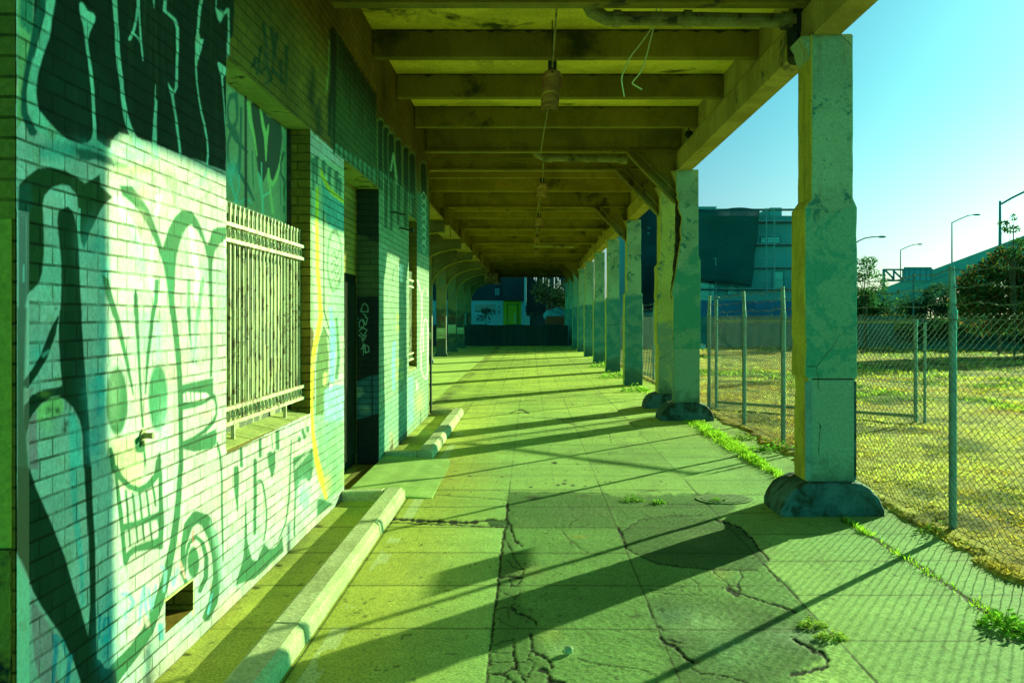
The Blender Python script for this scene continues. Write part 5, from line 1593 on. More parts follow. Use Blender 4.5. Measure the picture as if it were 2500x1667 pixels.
def lot_col(x, y):
    n3 = fbm(x * .45 + 4, y * .22, 103, 3); n5 = fbm(x * 1.6, y * .9, 105, 4)
    dry = np.array((.84, .70, .15)); ochre = np.array((.66, .42, .05)); green = np.array((.17, .36, .035)); dark = np.array((.07, .12, .04))
    c = np.empty((len(x), 3)); c[:] = dry
    t = np.clip((fbm(x * 1.1, y * .7, 106) - .45) * 5, 0, 1)[:, None]; c = c * (1 - t) + ochre * t
    t = np.clip((n3 + .5 * (n5 - .5) - .53) * 7, 0, 1)[:, None] * .75; c = c * (1 - t) + green * t
    t = np.clip((n5 - .56) * 8, 0, 1)[:, None] * .7; c = c * (1 - t) + dark * t
    return c


lc = lot_col(x, y) * (.1 + 1.1 * n4)[:, None]
ez = np.clip((x - 3.02 - (n2 - .5) * .35) / .12, 0, 1)
lz = -.05 + ez * (.06 + .03 * n2) + (n1 - .5) * .10 * np.clip((x - 3.6) / 2, 0, 1) + (n4 - .5) * .03
ii = np.arange(len(lx) * len(ly)).reshape(len(lx), len(ly))
m_lot = M_paintflat('lot_soil', .95, .1, grain=.6, gscale=60, bump=.8, bdist=.02)
o = np_mesh('lot_ground', np.stack([x, y, lz], 1), np.stack([ii[:-1, :-1], ii[1:, :-1], ii[1:, 1:], ii[:-1, 1:]], -1).reshape(-1, 4), m_lot, None, colors=np.clip(lc, .01, .9))
tag(o, kind='structure')


def M_blade(name, trans=.5):
    b = NB(name)
    a = b.n('ShaderNodeAttribute', attribute_name='paint').outputs['Color']
    d = b.n('ShaderNodeBsdfDiffuse'); b.l(a, d.inputs[0])
    t = b.n('ShaderNodeBsdfTranslucent'); b.l(a, t.inputs[0])
    m = b.n('ShaderNodeMixShader'); m.inputs[0].default_value = trans
    b.l(d.outputs[0], m.inputs[1]); b.l(t.outputs[0], m.inputs[2]); b.l(m.outputs[0], b.out.inputs['Surface'])
    return b.m


m_blade = M_blade('grass_blade')


def blades(name, X, Y, Z0, H, W, C, mat=None, lean=.5, parent=None, loc=None):
    n = len(X)
    a = RNG.uniform(0, 2 * np.pi, n); ln = RNG.uniform(0, lean, n) * H; la = RNG.uniform(0, 2 * np.pi, n)
    dx, dy = np.cos(a) * W / 2, np.sin(a) * W / 2
    P = np.empty((n, 4, 3))
    P[:, 0] = np.stack([X - dx, Y - dy, Z0], 1); P[:, 1] = np.stack([X + dx, Y + dy, Z0], 1)
    mx, my = X + np.cos(la) * ln * .35, Y + np.sin(la) * ln * .35
    P[:, 2] = np.stack([mx + dx * .75, my + dy * .75, Z0 + H * .6], 1)
    P[:, 3] = np.stack([X + np.cos(la) * ln, Y + np.sin(la) * ln, Z0 + H], 1)
    P = P.reshape(-1, 3)
    b = np.arange(n)[:, None] * 4
    Fq = np.concatenate([b + np.array([[0, 1, 2]]), b + np.array([[0, 2, 3]])], 0)
    return np_mesh(name, P, Fq, mat or m_blade, parent, loc, colors=np.repeat(np.clip(C, .01, .9), 4, axis=0))


N = 330000
u_ = RNG.uniform(1600, 2950, N); v_ = RNG.uniform(834, 1640, N) ** 1.0
Yb = EYE * F / (v_ - V0); Xb = (u_ - U0) * Yb / F
k = (Xb > 3.06 + .3 * (fbm(Xb * 3, Yb * 3, 102, 5) - .3)) & (Yb > 4.4) & (Yb < 64)
Xb, Yb = Xb[k], Yb[k]
cl = fbm(Xb * 2.2, Yb * 1.6, 111, 3)
k = RNG.uniform(0, 1, len(Xb)) < np.clip((cl - .3) * 3.2, .15, 1); Xb, Yb, cl = Xb[k], Yb[k], cl[k]
tall = np.clip((fbm(Xb * .45 + 4, Yb * .22, 103, 3) - .5) * 6, 0, 1)
edge = np.clip(1 - np.abs(Xb - 3.25) / .25, 0, 1)
H = RNG.uniform(.012, .048, len(Xb)) * (1 + 1.0 * tall) * (1 - .35 * edge) * (1 + Yb * .012)
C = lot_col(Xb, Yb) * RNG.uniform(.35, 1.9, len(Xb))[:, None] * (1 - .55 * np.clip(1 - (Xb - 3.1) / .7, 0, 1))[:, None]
Zb = -.0 + (fbm(Xb * .5, Yb * .5, 101) - .5) * .10 * np.clip((Xb - 3.6) / 2, 0, 1)
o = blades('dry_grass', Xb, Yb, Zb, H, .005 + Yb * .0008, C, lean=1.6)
tag(o, kind='stuff')

# weeds in the joint beside the columns
wx, wy = [], []
for a, b_, cnt, sp in ((9.9, 13.3, 3200, .04), (13.3, 17.2, 4200, .07), (8.0, 9.0, 420, .02), (5.0, 8.2, 700, .022), (17.3, 19, 240, .07), (20.4, 26, 420, .06), (27.5, 60, 700, .08)):
    yy = RNG.uniform(a, b_, cnt); cl = fbm(yy * 2.6, yy * 0, 121); kk = RNG.uniform(0, 1, cnt) < np.clip((cl - .25) * 2.6, .04, 1); yy = yy[kk]
    wy.append(yy); wx.append((2.62 if a > 9.5 else 2.605) + RNG.normal(0, sp, len(yy)))
wx, wy = np.concatenate(wx), np.concatenate(wy)
sel = wx > 0
C = np.array((.42, .66, .05)) * RNG.uniform(.5, 1.4, len(wx))[:, None]
o = blades('joint_weeds', wx, wy, np.zeros(len(wx)) - .005, RNG.uniform(.012, .055, len(wx)) * np.where(wy < 9, .8, 1.3), .005 + .0004 * wy, C, lean=1.0)
tag(o, kind='stuff')


def leafy(name, label, c, r, n, size, col, group=None, hmul=1.0):
    """Low leafy weed: leaves on short stems round a point."""
    t = thing(name, label, 'weed', c, group)
    a = RNG.uniform(0, 2 * np.pi, n); q = np.sqrt(RNG.uniform(0, 1, n)) * r
    X = c[0] + np.cos(a) * q; Y = c[1] + np.sin(a) * q * .8; Z = c[2] + RNG.uniform(.01, r * .75 * hmul, n) * (1.1 - q / r)
    P = np.empty((n, 4, 3)); az = a + RNG.normal(0, .7, n); tl = RNG.uniform(-.5, .8, n); L = size * RNG.uniform(.6, 1.4, n); Wd = L * .5
    d = np.stack([np.cos(az) * np.cos(tl), np.sin(az) * np.cos(tl), np.sin(tl)], 1); s_ = np.stack([-np.sin(az), np.cos(az), RNG.uniform(-.4, .4, n)], 1)
    o_ = np.stack([X, Y, Z], 1)
    P[:, 0] = o_; P[:, 1] = o_ + d * L[:, None] * .5 + s_ * Wd[:, None] * .5; P[:, 2] = o_ + d * L[:, None] - np.array([0, 0, 1]) * L[:, None] * .15; P[:, 3] = o_ + d * L[:, None] * .5 - s_ * Wd[:, None] * .5
    Cc = np.repeat(np.clip(np.array(col) * RNG.uniform(.5, 1.5, n)[:, None], .01, .9), 4, axis=0)
    np_mesh('leaves', P.reshape(-1, 3), (np.arange(n)[:, None] * 4 + np.arange(4)[None]), m_blade, t, colors=Cc)
    st = MB()
    for i in range(min(24, n)): st.tube([(c[0] + RNG.normal(0, r * .1), c[1], c[2] - .01), (float(X[i]), float(Y[i]), float(Z[i]))], [.003, .0015], 4)
    st.build('stems', m_leafstem, t)
    return t


m_leafstem = M_leaf('weed_stem', (.16, .22, .04), (.12, .16, .03), .2)
GW = (.34, .62, .07)


def gp(u, v): Yq = EYE * F / (v - V0); return ((u - U0) * Yq / F, Yq, 0.0)


leafy('leafy_weed', 'large bright leafy weed growing in the grassy joint by the fence, biggest on the walkway', gp(2450, 1525), .115, 220, .042, GW)
leafy('leafy_weed', 'second leafy weed clump, spreading toward the biggest weed by the fence', gp(2500, 1548), .10, 140, .042, GW)
leafy('crack_weed', 'yellowish weed on the edge of the cracked patch, upper of the two touching clumps', gp(1985, 1528), .07, 130, .026, (.55, .68, .12))
leafy('crack_weed', 'yellowish weed on the edge of the cracked patch, lower of the two touching clumps', gp(2030, 1558), .075, 150, .026, (.55, .68, .12))
leafy('small_weed', 'small green weed on the far edge of the dark patch, larger of the pair', gp(1545, 1222), .09, 80, .035, GW)
leafy('small_weed', 'small green weed beside the larger one on the dark patch edge', gp(1607, 1228), .06, 45, .032, GW)
leafy('small_weed', 'tiny green weed touching the round manhole cover', gp(1752, 1224), .06, 45, .035, GW)
leafy('fence_weed', 'green weed at the foot of a fence post just behind the front column', gp(1888, 1098), .26, 220, .06, GW)
leafy('fence_weed', 'small weed tuft on the pavement strip between fence and grassy joint', gp(1815, 1072), .16, 110, .05, (.30, .46, .06))
leafy('fence_weed', 'low tuft at the foot of the tall front fence post', gp(2290, 1300), .16, 110, .04, (.24, .36, .06))
leafy('column_weed', 'weed at the foot of the fourth walkway column', gp(1500, 922), .36, 140, .10, GW)
leafy('column_weed', 'weed at the foot of the third walkway column', gp(1550, 955), .30, 120, .09, GW)
leafy('column_weed', 'weed at the foot of the fifth walkway column', gp(1466, 896), .36, 120, .10, GW)

# ------------------------------------------------------------------ chain-link fence, with gate
FX = 3.25


def link_np(ya, yb, zt, p, r, xbase, ox=(0, 1), org=None, k=3):
    """Zigzag wires of a chain-link mesh between ya and yb (distance along ox from org)."""
    nw = int((yb - ya) / p); ns = int(zt / (p / 2))
    i = np.arange(nw)[:, None]; s_ = np.arange(ns + 1)[None]
    yy = ya + (i + .5) * p + np.where((s_ + i) % 2 == 0, -p / 2, p / 2) * 1.04
    zz = np.broadcast_to(.03 + s_ * (zt - .03) / ns, yy.shape)
    sway = .018 * np.sin(yy * 1.3) * np.sin(zz * 2.2) + .006 * np.sin(yy * 9 + zz * 7)
    xx = xbase + sway + np.where(s_ % 2 == 0, r, -r)
    if org is not None:
        px_ = org[0] + ox[0] * yy - ox[1] * (xx - xbase); py_ = org[1] + ox[1] * yy + ox[0] * (xx - xbase); xx, yy2 = px_, py_
    else:
        yy2 = yy
    ctr = np.stack([xx, yy2, zz], -1)                          # nw, ns+1, 3
    V = np.empty((nw, ns + 1, k, 3))
    for j in range(k):
        a = 2 * math.pi * j / k
        V[:, :, j] = ctr + np.array([math.cos(a), math.sin(a) * .6, math.sin(a) * .6]) * r
    idx = np.arange(nw * (ns + 1) * k).reshape(nw, ns + 1, k)
    Q = []
    for j in range(k):
        j2 = (j + 1) % k
        Q.append(np.stack([idx[:, :-1, j], idx[:, :-1, j2], idx[:, 1:, j2], idx[:, 1:, j]], -1).reshape(-1, 4))
    return V.reshape(-1, 3), np.concatenate(Q)


def barbed(ya, yb, x, z, posts):
    b = MB(); P = []
    ys_ = np.arange(ya, yb, .09)
    for y in ys_:
        d = min(abs(y - q) for q in posts)
        P.append((x + .012 * math.sin(y * 5.1), y, z - .02 * min(1, d) + .010 * math.sin(y * 7.7 + z * 9) + random.uniform(-.004, .004)))
    b.tube(P, .0026, 4, caps=False)
    P2 = [(p[0] + .005 * math.cos(i * 1.9), p[1], p[2] + .006 * math.sin(i * 1.9)) for i, p in enumerate(P)]
    b.tube(P2, .0022, 3, caps=False)
    for i, p in enumerate(P):
        if i % (1 if p[1] < 24 else 3) == 0:
            a = random.uniform(0, 6.28); e = .022
            b.tube([(p[0] - e * math.cos(a), p[1] - e * .4, p[2] - e * math.sin(a)), p, (p[0] + e * math.cos(a), p[1] + e * .4, p[2] + e * math.sin(a))], .0018, 3, caps=False)
    return b


def fence(label, posts, ya, yb, loc):
    t = thing('chain_link_fence', label, 'fence', loc)
    if yb < 25:
        V, Q = link_np(ya, yb, 1.70, .060, .0028, FX)
    else:
        V1, Q1 = link_np(ya, 34, 1.70, .060, .003, FX); V2, Q2 = link_np(34, yb, 1.70, .10, .003, FX, k=3)
        V, Q = np.concatenate([V1, V2]), np.concatenate([Q1, Q2 + len(V1)])
    np_mesh('wire_mesh', V, Q, m_wire, t)
    for y in posts:
        p = MB(); xp = FX + .038
        p.tube([(xp, y, -.05), (xp, y, 1.66)], .031, 12)
        p.tube([(xp, y, 1.655), (xp, y, 1.73)], .038, 12)
        lean = random.uniform(-.02, .03)
        p.tube([(xp, y, 1.72), (xp + lean, y - .02, 2.07)], [.030, .022], 8)
        for z in (.3, .75, 1.2, 1.58): p.tube([(xp, y, z), (xp, y, z + .012)], .034, 10)
        p.build('post', m_galv, t)
    for z, dx in ((1.78, .045), (1.91, .045), (2.035, .045)):
        barbed(ya, min(yb, 60), FX + dx, z, posts).build('barbed_wire', m_wire, t)
    b = MB(); b.tube([(FX + .004, y, 1.655 + .006 * math.sin(y * 3)) for y in np.arange(ya, yb, .3)], .0035, 4)
    b.tube([(FX + .004, y, .06 + .01 * math.sin(y * 3)) for y in np.arange(ya, yb, .3)], .003, 4)
    b.build('tension_wire', m_wire, t)
    return t


fence('chain-link fence with barbed wire beside the walkway, the run ending at the open gate', [2.8, 5.6, 8.41, 11.2, 14.04, 16.6, 19.86], 2.6, 19.9, (FX, 8.41, 0))
fence('smaller-looking chain-link fence with barbed wire behind the far columns, beyond the open gate', [23.3, 26.0, 28.8, 31.8, 35, 38, 41, 44, 47, 50, 53, 56, 59], 23.3, 60, (FX, 23.3, 0))
# added unseen plate behind the front column, there to shadow the walkway
nf = [o for o in COL.objects if o.name == 'chain_link_fence'][0]
MB().box(FX - .012, FX - .006, 11.32, 11.96, 1.20, 1.44).build('shadow_plate', m_galv, nf)
gt = thing('fence_gate', 'open chain-link gate leaf swung into the dry lot', 'gate', (3.42, 19.86, 0))
gA, gB = Vector((3.42, 19.86)), Vector((6.08, 16.95))
gd = (gB - gA).normalized(); gl = (gB - gA).length
g = MB()
for q in (0, .99): g.tube([(gA.x + gd.x * gl * q, gA.y + gd.y * gl * q, .02), (gA.x + gd.x * gl * q, gA.y + gd.y * gl * q, 1.64 if q else 2.0)], .03, 10)
for z in (.12, 1.6): g.tube([(gA.x, gA.y, z), (gB.x, gB.y, z)], .026, 10)
g.tube([(gB.x + .10, gB.y - .02, .0), (gB.x + .10, gB.y - .02, 1.6)], .024, 8)
g.build('gate_frame', m_galv, gt)
V, Q = link_np(0.05, gl - .05, 1.6, .060, .0017, 0.0, ox=(gd.x, gd.y), org=(gA.x, gA.y))
np_mesh('wire_mesh', V, Q, m_wire, gt)

# ------------------------------------------------------------------ trees and shrubs
m_bark = M_weather('bark', (.12, .10, .05), (.07, .06, .03), scale=12, bump=.8, bdist=.02)


def foliage(name, lobes, n, size, col, parent, seed=0, flat=.4):
    """Leaf clumps spread through the lobes' volume."""
    r = np.random.default_rng(seed + 3)
    wts = np.array([l[1] ** 2 for l in lobes]); wts = wts / wts.sum()
    li = r.choice(len(lobes), n, p=wts)
    c = np.array([l[0] for l in lobes])[li]; R = np.array([l[1] for l in lobes])[li]; sq = np.array([l[2] if len(l) > 2 else .8 for l in lobes])[li]
    d = r.normal(0, 1, (n, 3)); d /= np.linalg.norm(d, axis=1)[:, None]
    q = r.uniform(0.35, 1, n) ** .6
    P0 = c + d * (R * q)[:, None] * np.stack([np.ones(n), np.ones(n), sq], 1)
    cl = vnoise(P0[:, 0] / size * .22 + P0[:, 1] / size * .1, P0[:, 2] / size * .25, seed)
    k = r.uniform(0, 1, n) < np.clip((cl - .22) * 3, .05, 1)
    P0 = P0[k]; n = len(P0); d = d[k]
    a = r.normal(0, 1, (n, 3)); a /= np.linalg.norm(a, axis=1)[:, None]
    b_ = np.cross(a, r.normal(0, 1, (n, 3))); b_ /= np.linalg.norm(b_, axis=1)[:, None]
    L = size * r.uniform(.5, 1.3, n); W_ = L * .5
    V = np.empty((n, 4, 3))
    V[:, 0] = P0 - a * L[:, None] / 2; V[:, 1] = P0 + b_ * W_[:, None] / 2; V[:, 2] = P0 + a * L[:, None] / 2; V[:, 3] = P0 - b_ * W_[:, None] / 2
    C = np.array(col)[r.integers(0, len(col), n)] * r.uniform(.6, 1.35, n)[:, None]
    return np_mesh(name, V.reshape(-1, 3), np.arange(n)[:, None] * 4 + np.arange(4)[None], m_blade, parent, colors=np.repeat(np.clip(C, .005, .8), 4, axis=0))


def tree(name, label, cat, base, h, trunk_r, lobes, n, size, col, seed, branches=6, group=None):
    t = thing(name, label, cat, base, group)
    tr = MB()
    bx_, by_, bz_ = base
    tr.tube([(bx_, by_, bz_ - .1), (bx_ + .03 * h * .3, by_, bz_ + h * .4), (bx_ - .02 * h * .3, by_, bz_ + h * .75), (bx_, by_, bz_ + h)], [trunk_r, trunk_r * .8, trunk_r * .45, trunk_r * .12], 7)
    rr = random.Random(seed)
    for i in range(branches):
        l = lobes[i % len(lobes)]
        z0 = bz_ + h * rr.uniform(.25, .7)
        e = Vector(l[0]) + Vector((rr.uniform(-1, 1), rr.uniform(-1, 1), rr.uniform(-.3, .6))) * l[1] * .6
        m = Vector((bx_, by_, z0)).lerp(e, .5) + Vector((0, 0, .1 * h * .3))
        tr.tube([(bx_, by_, z0), m, e], [trunk_r * .4, trunk_r * .25, trunk_r * .06], 5)
    tr.build('trunk', m_bark, t)
    foliage('crown', lobes, n, size, col, t, seed)
    return t


G1 = [(.05, .15, .045), (.07, .19, .05), (.035, .10, .035)]
G2 = [(.06, .16, .05), (.12, .20, .05), (.24, .12, .04), (.04, .11, .04)]
G3 = [(.03, .085, .05), (.045, .12, .06)]


def L(u, v, Y, r, sq=.85): return (px(u, v, Y), r * Y / F, sq)


tree('young_tree', 'young leafy tree beside the road sign gantry, against the pale sky', 'tree', (px(2112, 775, 60)[0], 60, 0), 4.6, .07,
     [L(2105, 655, 60, 34), L(2130, 690, 60, 40), L(2085, 700, 60, 46), L(2120, 640, 60, 22), L(2100, 735, 60, 50)], 2600, .17, G1, 11, 12)
tree('slender_sapling', 'tall slender sapling rising above the orange bush against the ramp', 'tree', (px(2476, 775, 45)[0], 45, 0), 6.0, .05,
     [L(2470, 560, 45, 22, .5), L(2450, 545, 45, 16, .4), L(2488, 590, 45, 26, .4), L(2470, 620, 45, 24, .5), L(2476, 530, 45, 10)], 620, .14, G1, 12, 14)
tree('orange_bush', 'large bush with reddish leaf tips in front of the highway ramp', 'bush', (px(2440, 775, 48)[0], 48, 0), 3.6, .09,
     [L(2400, 690, 48, 62), L(2460, 650, 48, 62), L(2520, 640, 48, 75), L(2370, 735, 48, 55), L(2400, 770, 48, 60), L(2470, 760, 48, 70), L(2550, 770, 48, 80), L(2450, 715, 48, 70), L(2540, 700, 48, 85), L(2620, 700, 48, 100), L(2640, 770, 48, 100)], 36000, .20, G2, 13, 10)
tree('dark_shrub', 'dark green shrub below the end of the highway ramp', 'bush', (px(2270, 775, 66)[0], 66, 0), 1.8, .08,
     [L(2240, 735, 66, 42), L(2290, 728, 66, 46), L(2200, 745, 66, 44), L(2340, 740, 66, 46), L(2270, 770, 66, 50), L(2220, 775, 66, 46), L(2330, 775, 66, 50)], 14000, .18, G3, 14, 6)
tree('round_shrub', 'dark round shrub below the young tree, beside the pale grass plumes', 'bush', (px(2120, 775, 62)[0], 62, 0), 1.8, .08,
     [L(2090, 740, 62, 46), L(2140, 735, 62, 46), L(2180, 752, 62, 36), L(2100, 770, 62, 46), L(2160, 775, 62, 46)], 9000, .17, G3 + G1, 15, 6)
tree('lot_tree', 'broad leafy tree standing in the dry lot, apart from the ramp bushes', 'tree', (24.5, 37, 0), 5.0, .14,
     [((24.5, 37, 3.6), 1.9), ((25.6, 36, 3.0), 1.7), ((23.2, 38, 3.0), 1.5), ((24.8, 38, 4.6), 1.3)], 7000, .16, G1, 16, 10)
tree('low_hedge', 'low ragged hedge along the foot of the pale concrete wall behind the lot', 'hedge', (px(2380, 775, 55)[0], 55, 0), 1.0, .05,
     [L(u, 800 + 8 * ((u // 40) % 3), 55, 34) for u in range(2215, 2640, 38)], 12000, .16, G3 + G1, 17, 6)
# feathery grass plumes
pl = thing('pampas_grass', 'pale feathery grass plumes rising over the teal screen beside the front column', 'plant', (px(2178, 775, 61.4)[0], 61.4, 0))
n = 420
cu = RNG.choice([2163, 2178, 2193, 2150], n, p=[.25, .4, .2, .15]) + RNG.normal(0, 5, n)
Yp = 61.4 + RNG.normal(0, .2, n); Xp = (cu - U0) * Yp / F
blades('fronds', Xp, Yp, RNG.uniform(.2, 1.75, n), RNG.uniform(.2, .6, n), .03, np.array((.55, .50, .22)) * RNG.uniform(.4, 1.3, n)[:, None], lean=.6, parent=pl)

# low walls and screens at the back of the lot
m_teal = M_weather('teal_screen', (.04, .20, .20), (.03, .15, .16), scale=1.5, grain=.3, bump=.1)
m_blue = M_weather('blue_screen', (.03, .17, .34), (.025, .13, .28), scale=.8, grain=.25, bump=.1)
m_cblock = M_weather('grey_wall', (.07, .21, .19), (.05, .15, .14), scale=.6, stain=(.03, .10, .09), bump=.2)


def screen(name, label, x0, x1, y, z0, z1, mat, cat='fence', wav=.06):
    t = thing(name, label, cat, (x0, y, 0))
    n = 40; V_ = []
    for i in range(n + 1):
        x = x0 + (x1 - x0) * i / n
        for z in (z0, (z0 + z1) / 2, z1 + .03 * math.sin(i * .9)): V_.append((x, y + wav * math.sin(i * 1.7 + z), z))
    fs = [(i * 3 + j, (i + 1) * 3 + j, (i + 1) * 3 + j + 1, i * 3 + j + 1) for i in range(n) for j in (0, 1)]
    b = MB().add(V_, fs); o = b.build('fabric', mat, t)
    sol = o.modifiers.new('thick', 'SOLIDIFY'); sol.thickness = .01
    k = int((x1 - x0) / 2.6) + 1
    for i in range(k + 1):
        MB().tube([(x0 + (x1 - x0) * i / k, y + .09, -.1), (x0 + (x1 - x0) * i / k, y + .09, z1 + .15)], .03, 6).build('post', m_galv, t)
    return t


screen('green_screen_fence', 'long dark teal fabric fence across the back of the dry lot', 3.6, 21.0, 60.5, 0, 1.7, m_teal)
screen('blue_screen_fence', 'blue fabric hoarding at the foot of the scaffolded building', 8.0, 21, 69.5, 0, 2.75, m_blue)
bw = MB(); bw.box(19.2, 34, 57, 57.4, -.1, 1.55)
for i in range(7): bw.box(19.1 + i * 2.4, 19.4 + i * 2.4, 56.9, 57.0, -.1, 1.62)
tag(bw.build('concrete_wall', m_cblock, None, loc=(22, 57, 0), bevel=.03), 'low pale concrete wall at the back of the lot below the bushes', 'wall')

# ------------------------------------------------------------------ scaffolded building
YS = 76.0
def SX(u): return (u - U0) * YS / F
def SZ(v): return EYE - (v - V0) * YS / F
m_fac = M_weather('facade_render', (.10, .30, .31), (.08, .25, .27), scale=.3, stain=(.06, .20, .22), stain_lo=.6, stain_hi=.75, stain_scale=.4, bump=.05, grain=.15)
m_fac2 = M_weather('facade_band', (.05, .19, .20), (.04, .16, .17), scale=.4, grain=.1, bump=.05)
m_glassd = M_weather('dark_pane', (.06, .12, .15), (.04, .09, .11), rough=.15, spec=.6, grain=.05, bump=0)
sb = thing('scaffolded_building', 'pale flat-roofed building wrapped in scaffolding beyond the lot', 'building', (SX(1760), YS, 0))
MB().box(SX(1545), SX(1990), YS, YS + 14, -.2, SZ(527)).build('wall', m_fac, sb)
rf = MB().box(SX(1560), SX(1764), YS + 3, YS + 10, SZ(527), SZ(495)).box(SX(1555), SX(1767), YS + 2.9, YS + 10.1, SZ(497), SZ(494)).build('roof_house', m_fac, sb)
MB().box(SX(1911), SX(1941), YS + 4, YS + 8, SZ(527), SZ(493)).box(SX(1903), SX(1911), YS + 4.2, YS + 7, SZ(527), SZ(498)).build('chimney', m_fac, sb)
for v in (543, 598, 654, 706): MB().box(SX(1545), SX(1990), YS - .12, YS, SZ(v + 3), SZ(v - 2)).build('floor_band', m_fac2, sb)
for (u0, v0, u1, v1) in ((1857, 579, 1905, 593), (1886, 663, 1913, 705), (1690, 680, 1745, 735), (1775, 700, 1800, 720), (1790, 620, 1815, 650), (1600, 600, 1640, 640)):
    wd = MB().box(SX(u0), SX(u1), YS - .03, YS + .02, SZ(v1), SZ(v0)).build('window', m_glassd, sb)
    fr = MB()
    for a, b_, c, d in ((u0 - 1, v0 - 1, u1 + 1, v0 + 1), (u0 - 1, v1 - 1, u1 + 1, v1 + 1), (u0 - 1, v0, u0 + 1, v1), (u1 - 1, v0, u1 + 1, v1), (u0, (v0 + v1) / 2 - .5, u1, (v0 + v1) / 2 + .7)):
        fr.box(SX(a), SX(c), YS - .07, YS - .031, SZ(d), SZ(b_))
    fr.build('frame', m_fac2, wd)
scf = thing('scaffolding', 'steel pole scaffolding with dark netting standing before the pale building', 'scaffolding', (SX(1760), YS - 1.2, 0))
pz = MB(); pr_ = MB()
m_pole = M_weather('scaffold_pole', (.20, .34, .36), (.16, .26, .28), grain=.1, bump=0, metal=.3)
for u in (1578, 1606, 1660, 1700, 1740, 1778, 1862, 1881, 1935):
    MB().tube([(SX(u), YS - 1.2, -.1), (SX(u), YS - 1.2, SZ(512))], .045, 6).build('pole', m_pole, scf)
for v in (515, 543, 598, 654, 706): MB().tube([(SX(1545), YS - 1.2, SZ(v)), (SX(1950), YS - 1.2, SZ(v))], .04, 6).box(SX(1545), SX(1950), YS - 1.1, YS - .35, SZ(v + 1.4), SZ(v)).build('deck_rail', m_pole, scf)
la = MB()
for k in range(16):
    v = 560 + k * 13
    la.tube([(SX(1576), YS - 1.3, SZ(v)), (SX(1607), YS - 1.3, SZ(v))], .03, 5)
    if k % 2: la.tube([(SX(1576), YS - 1.3, SZ(v)), (SX(1607), YS - 1.3, SZ(v + 13))], .025, 5)
la.build('ladder_frame', m_fac, scf)
for u0, u1 in ((1842, 1880), (1700, 1740)):
    for v in (560, 615, 670):
        MB().tube([(SX(u0), YS - 1.25, SZ(v)), (SX(u1), YS - 1.25, SZ(v - 10))], .02, 5).build('brace', m_fac, scf)
        MB().tube([(SX(u0), YS - 1.25, SZ(v + 18)), (SX(u1), YS - 1.25, SZ(v + 18))], .02, 5).build('brace', m_fac, scf)


def netting(corners, nu, nv, mat, name, bulge):
    """Curtain between four corners (u, v): tl, tr, br, bl."""
    V_ = []
    for i in range(nu + 1):
        for j in range(nv + 1):
            a, b_ = i / nu, j / nv
            u = (corners[0][0] * (1 - a) + corners[1][0] * a) * (1 - b_) + (corners[3][0] * (1 - a) + corners[2][0] * a) * b_
            v = (corners[0][1] * (1 - a) + corners[1][1] * a) * (1 - b_) + (corners[3][1] * (1 - a) + corners[2][1] * a) * b_
            V_.append((SX(u), YS - 1.5 - bulge * math.sin(a * 9 + b_ * 2) * .2 - .15 * math.sin(b_ * 14 + a * 3), SZ(v + 4 * math.sin(a * 7) * (1 - b_))))
    fs = [(i * (nv + 1) + j, (i + 1) * (nv + 1) + j, (i + 1) * (nv + 1) + j + 1, i * (nv + 1) + j + 1) for i in range(nu) for j in range(nv)]
    o = MB().add(V_, fs).build(name, mat, scf, smooth=True)
    s_ = o.modifiers.new('thick', 'SOLIDIFY'); s_.thickness = .02
    return o


b = NB('scaffold_netting')
tr_ = b.n('ShaderNodeBsdfTransparent'); df = b.n('ShaderNodeBsdfDiffuse'); df.inputs[0].default_value = (.016, .085, .085, 1)
mx = b.n('ShaderNodeMixShader'); b.l(b.ramp(b.noise(.35, 3), .3, .7, .72, .93), mx.inputs[0])
b.l(tr_.outputs[0], mx.inputs[1]); b.l(df.outputs[0], mx.inputs[2]); b.l(mx.outputs[0], b.out.inputs['Surface'])
m_net = b.m
netting([(1690, 515), (1843, 517), (1826, 702), (1690, 684)], 24, 16, m_net, 'netting', 1.0)
m_netd = M_weather('dark_netting', (.008, .035, .045), (.006, .025, .03), scale=1.2, grain=.1, bump=0)
netting([(1540, 527), (1612, 500), (1612, 760), (1540, 760)], 14, 16, m_netd, 'netting', .6)
netting([(1612, 520), (1690, 515), (1690, 684), (1612, 690)], 14, 12, m_net, 'netting', .8)
# ------------------------------------------------------------------ highway ramp, lamps, gantry
YR = 120.0
def RX(u): return (u - U0) * YR / F
def RZ(v): return EYE - (v - V0) * YR / F
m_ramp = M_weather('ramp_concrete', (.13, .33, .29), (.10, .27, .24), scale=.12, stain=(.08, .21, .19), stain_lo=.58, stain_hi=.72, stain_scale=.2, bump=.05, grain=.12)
rp = thing('highway_ramp', 'pale concrete highway ramp climbing beyond the bushes', 'ramp', (RX(2330), YR, 0))
def slope(u): return 704 + (u - 2157) * (576 - 704) / (2500 - 2157)
ra, rz_ = 2050, 2900
prof = [(RX(ra), RZ(slope(ra))), (RX(rz_), RZ(slope(rz_))), (RX(rz_), RZ(slope(rz_) + 34)), (RX(ra), RZ(slope(ra) + 22))]
MB().prism_y(prof, YR, YR + .4).build('barrier', m_ramp, rp)
prof = [(RX(ra), RZ(slope(ra) + 22)), (RX(rz_), RZ(slope(rz_) + 34)), (RX(rz_), RZ(slope(rz_) + 48)), (RX(ra), RZ(slope(ra) + 34))]
MB().prism_y(prof, YR - .25, YR + 9).build('deck', m_ramp, rp)
prof = [(RX(ra), RZ(slope(ra) + 34)), (RX(rz_), RZ(slope(rz_) + 48)), (RX(rz_), RZ(slope(rz_) + 92)), (RX(ra), RZ(slope(ra) + 70))]
MB().prism_y(prof, YR + 1.0, YR + 8).build('box_girder', m_ramp, rp)
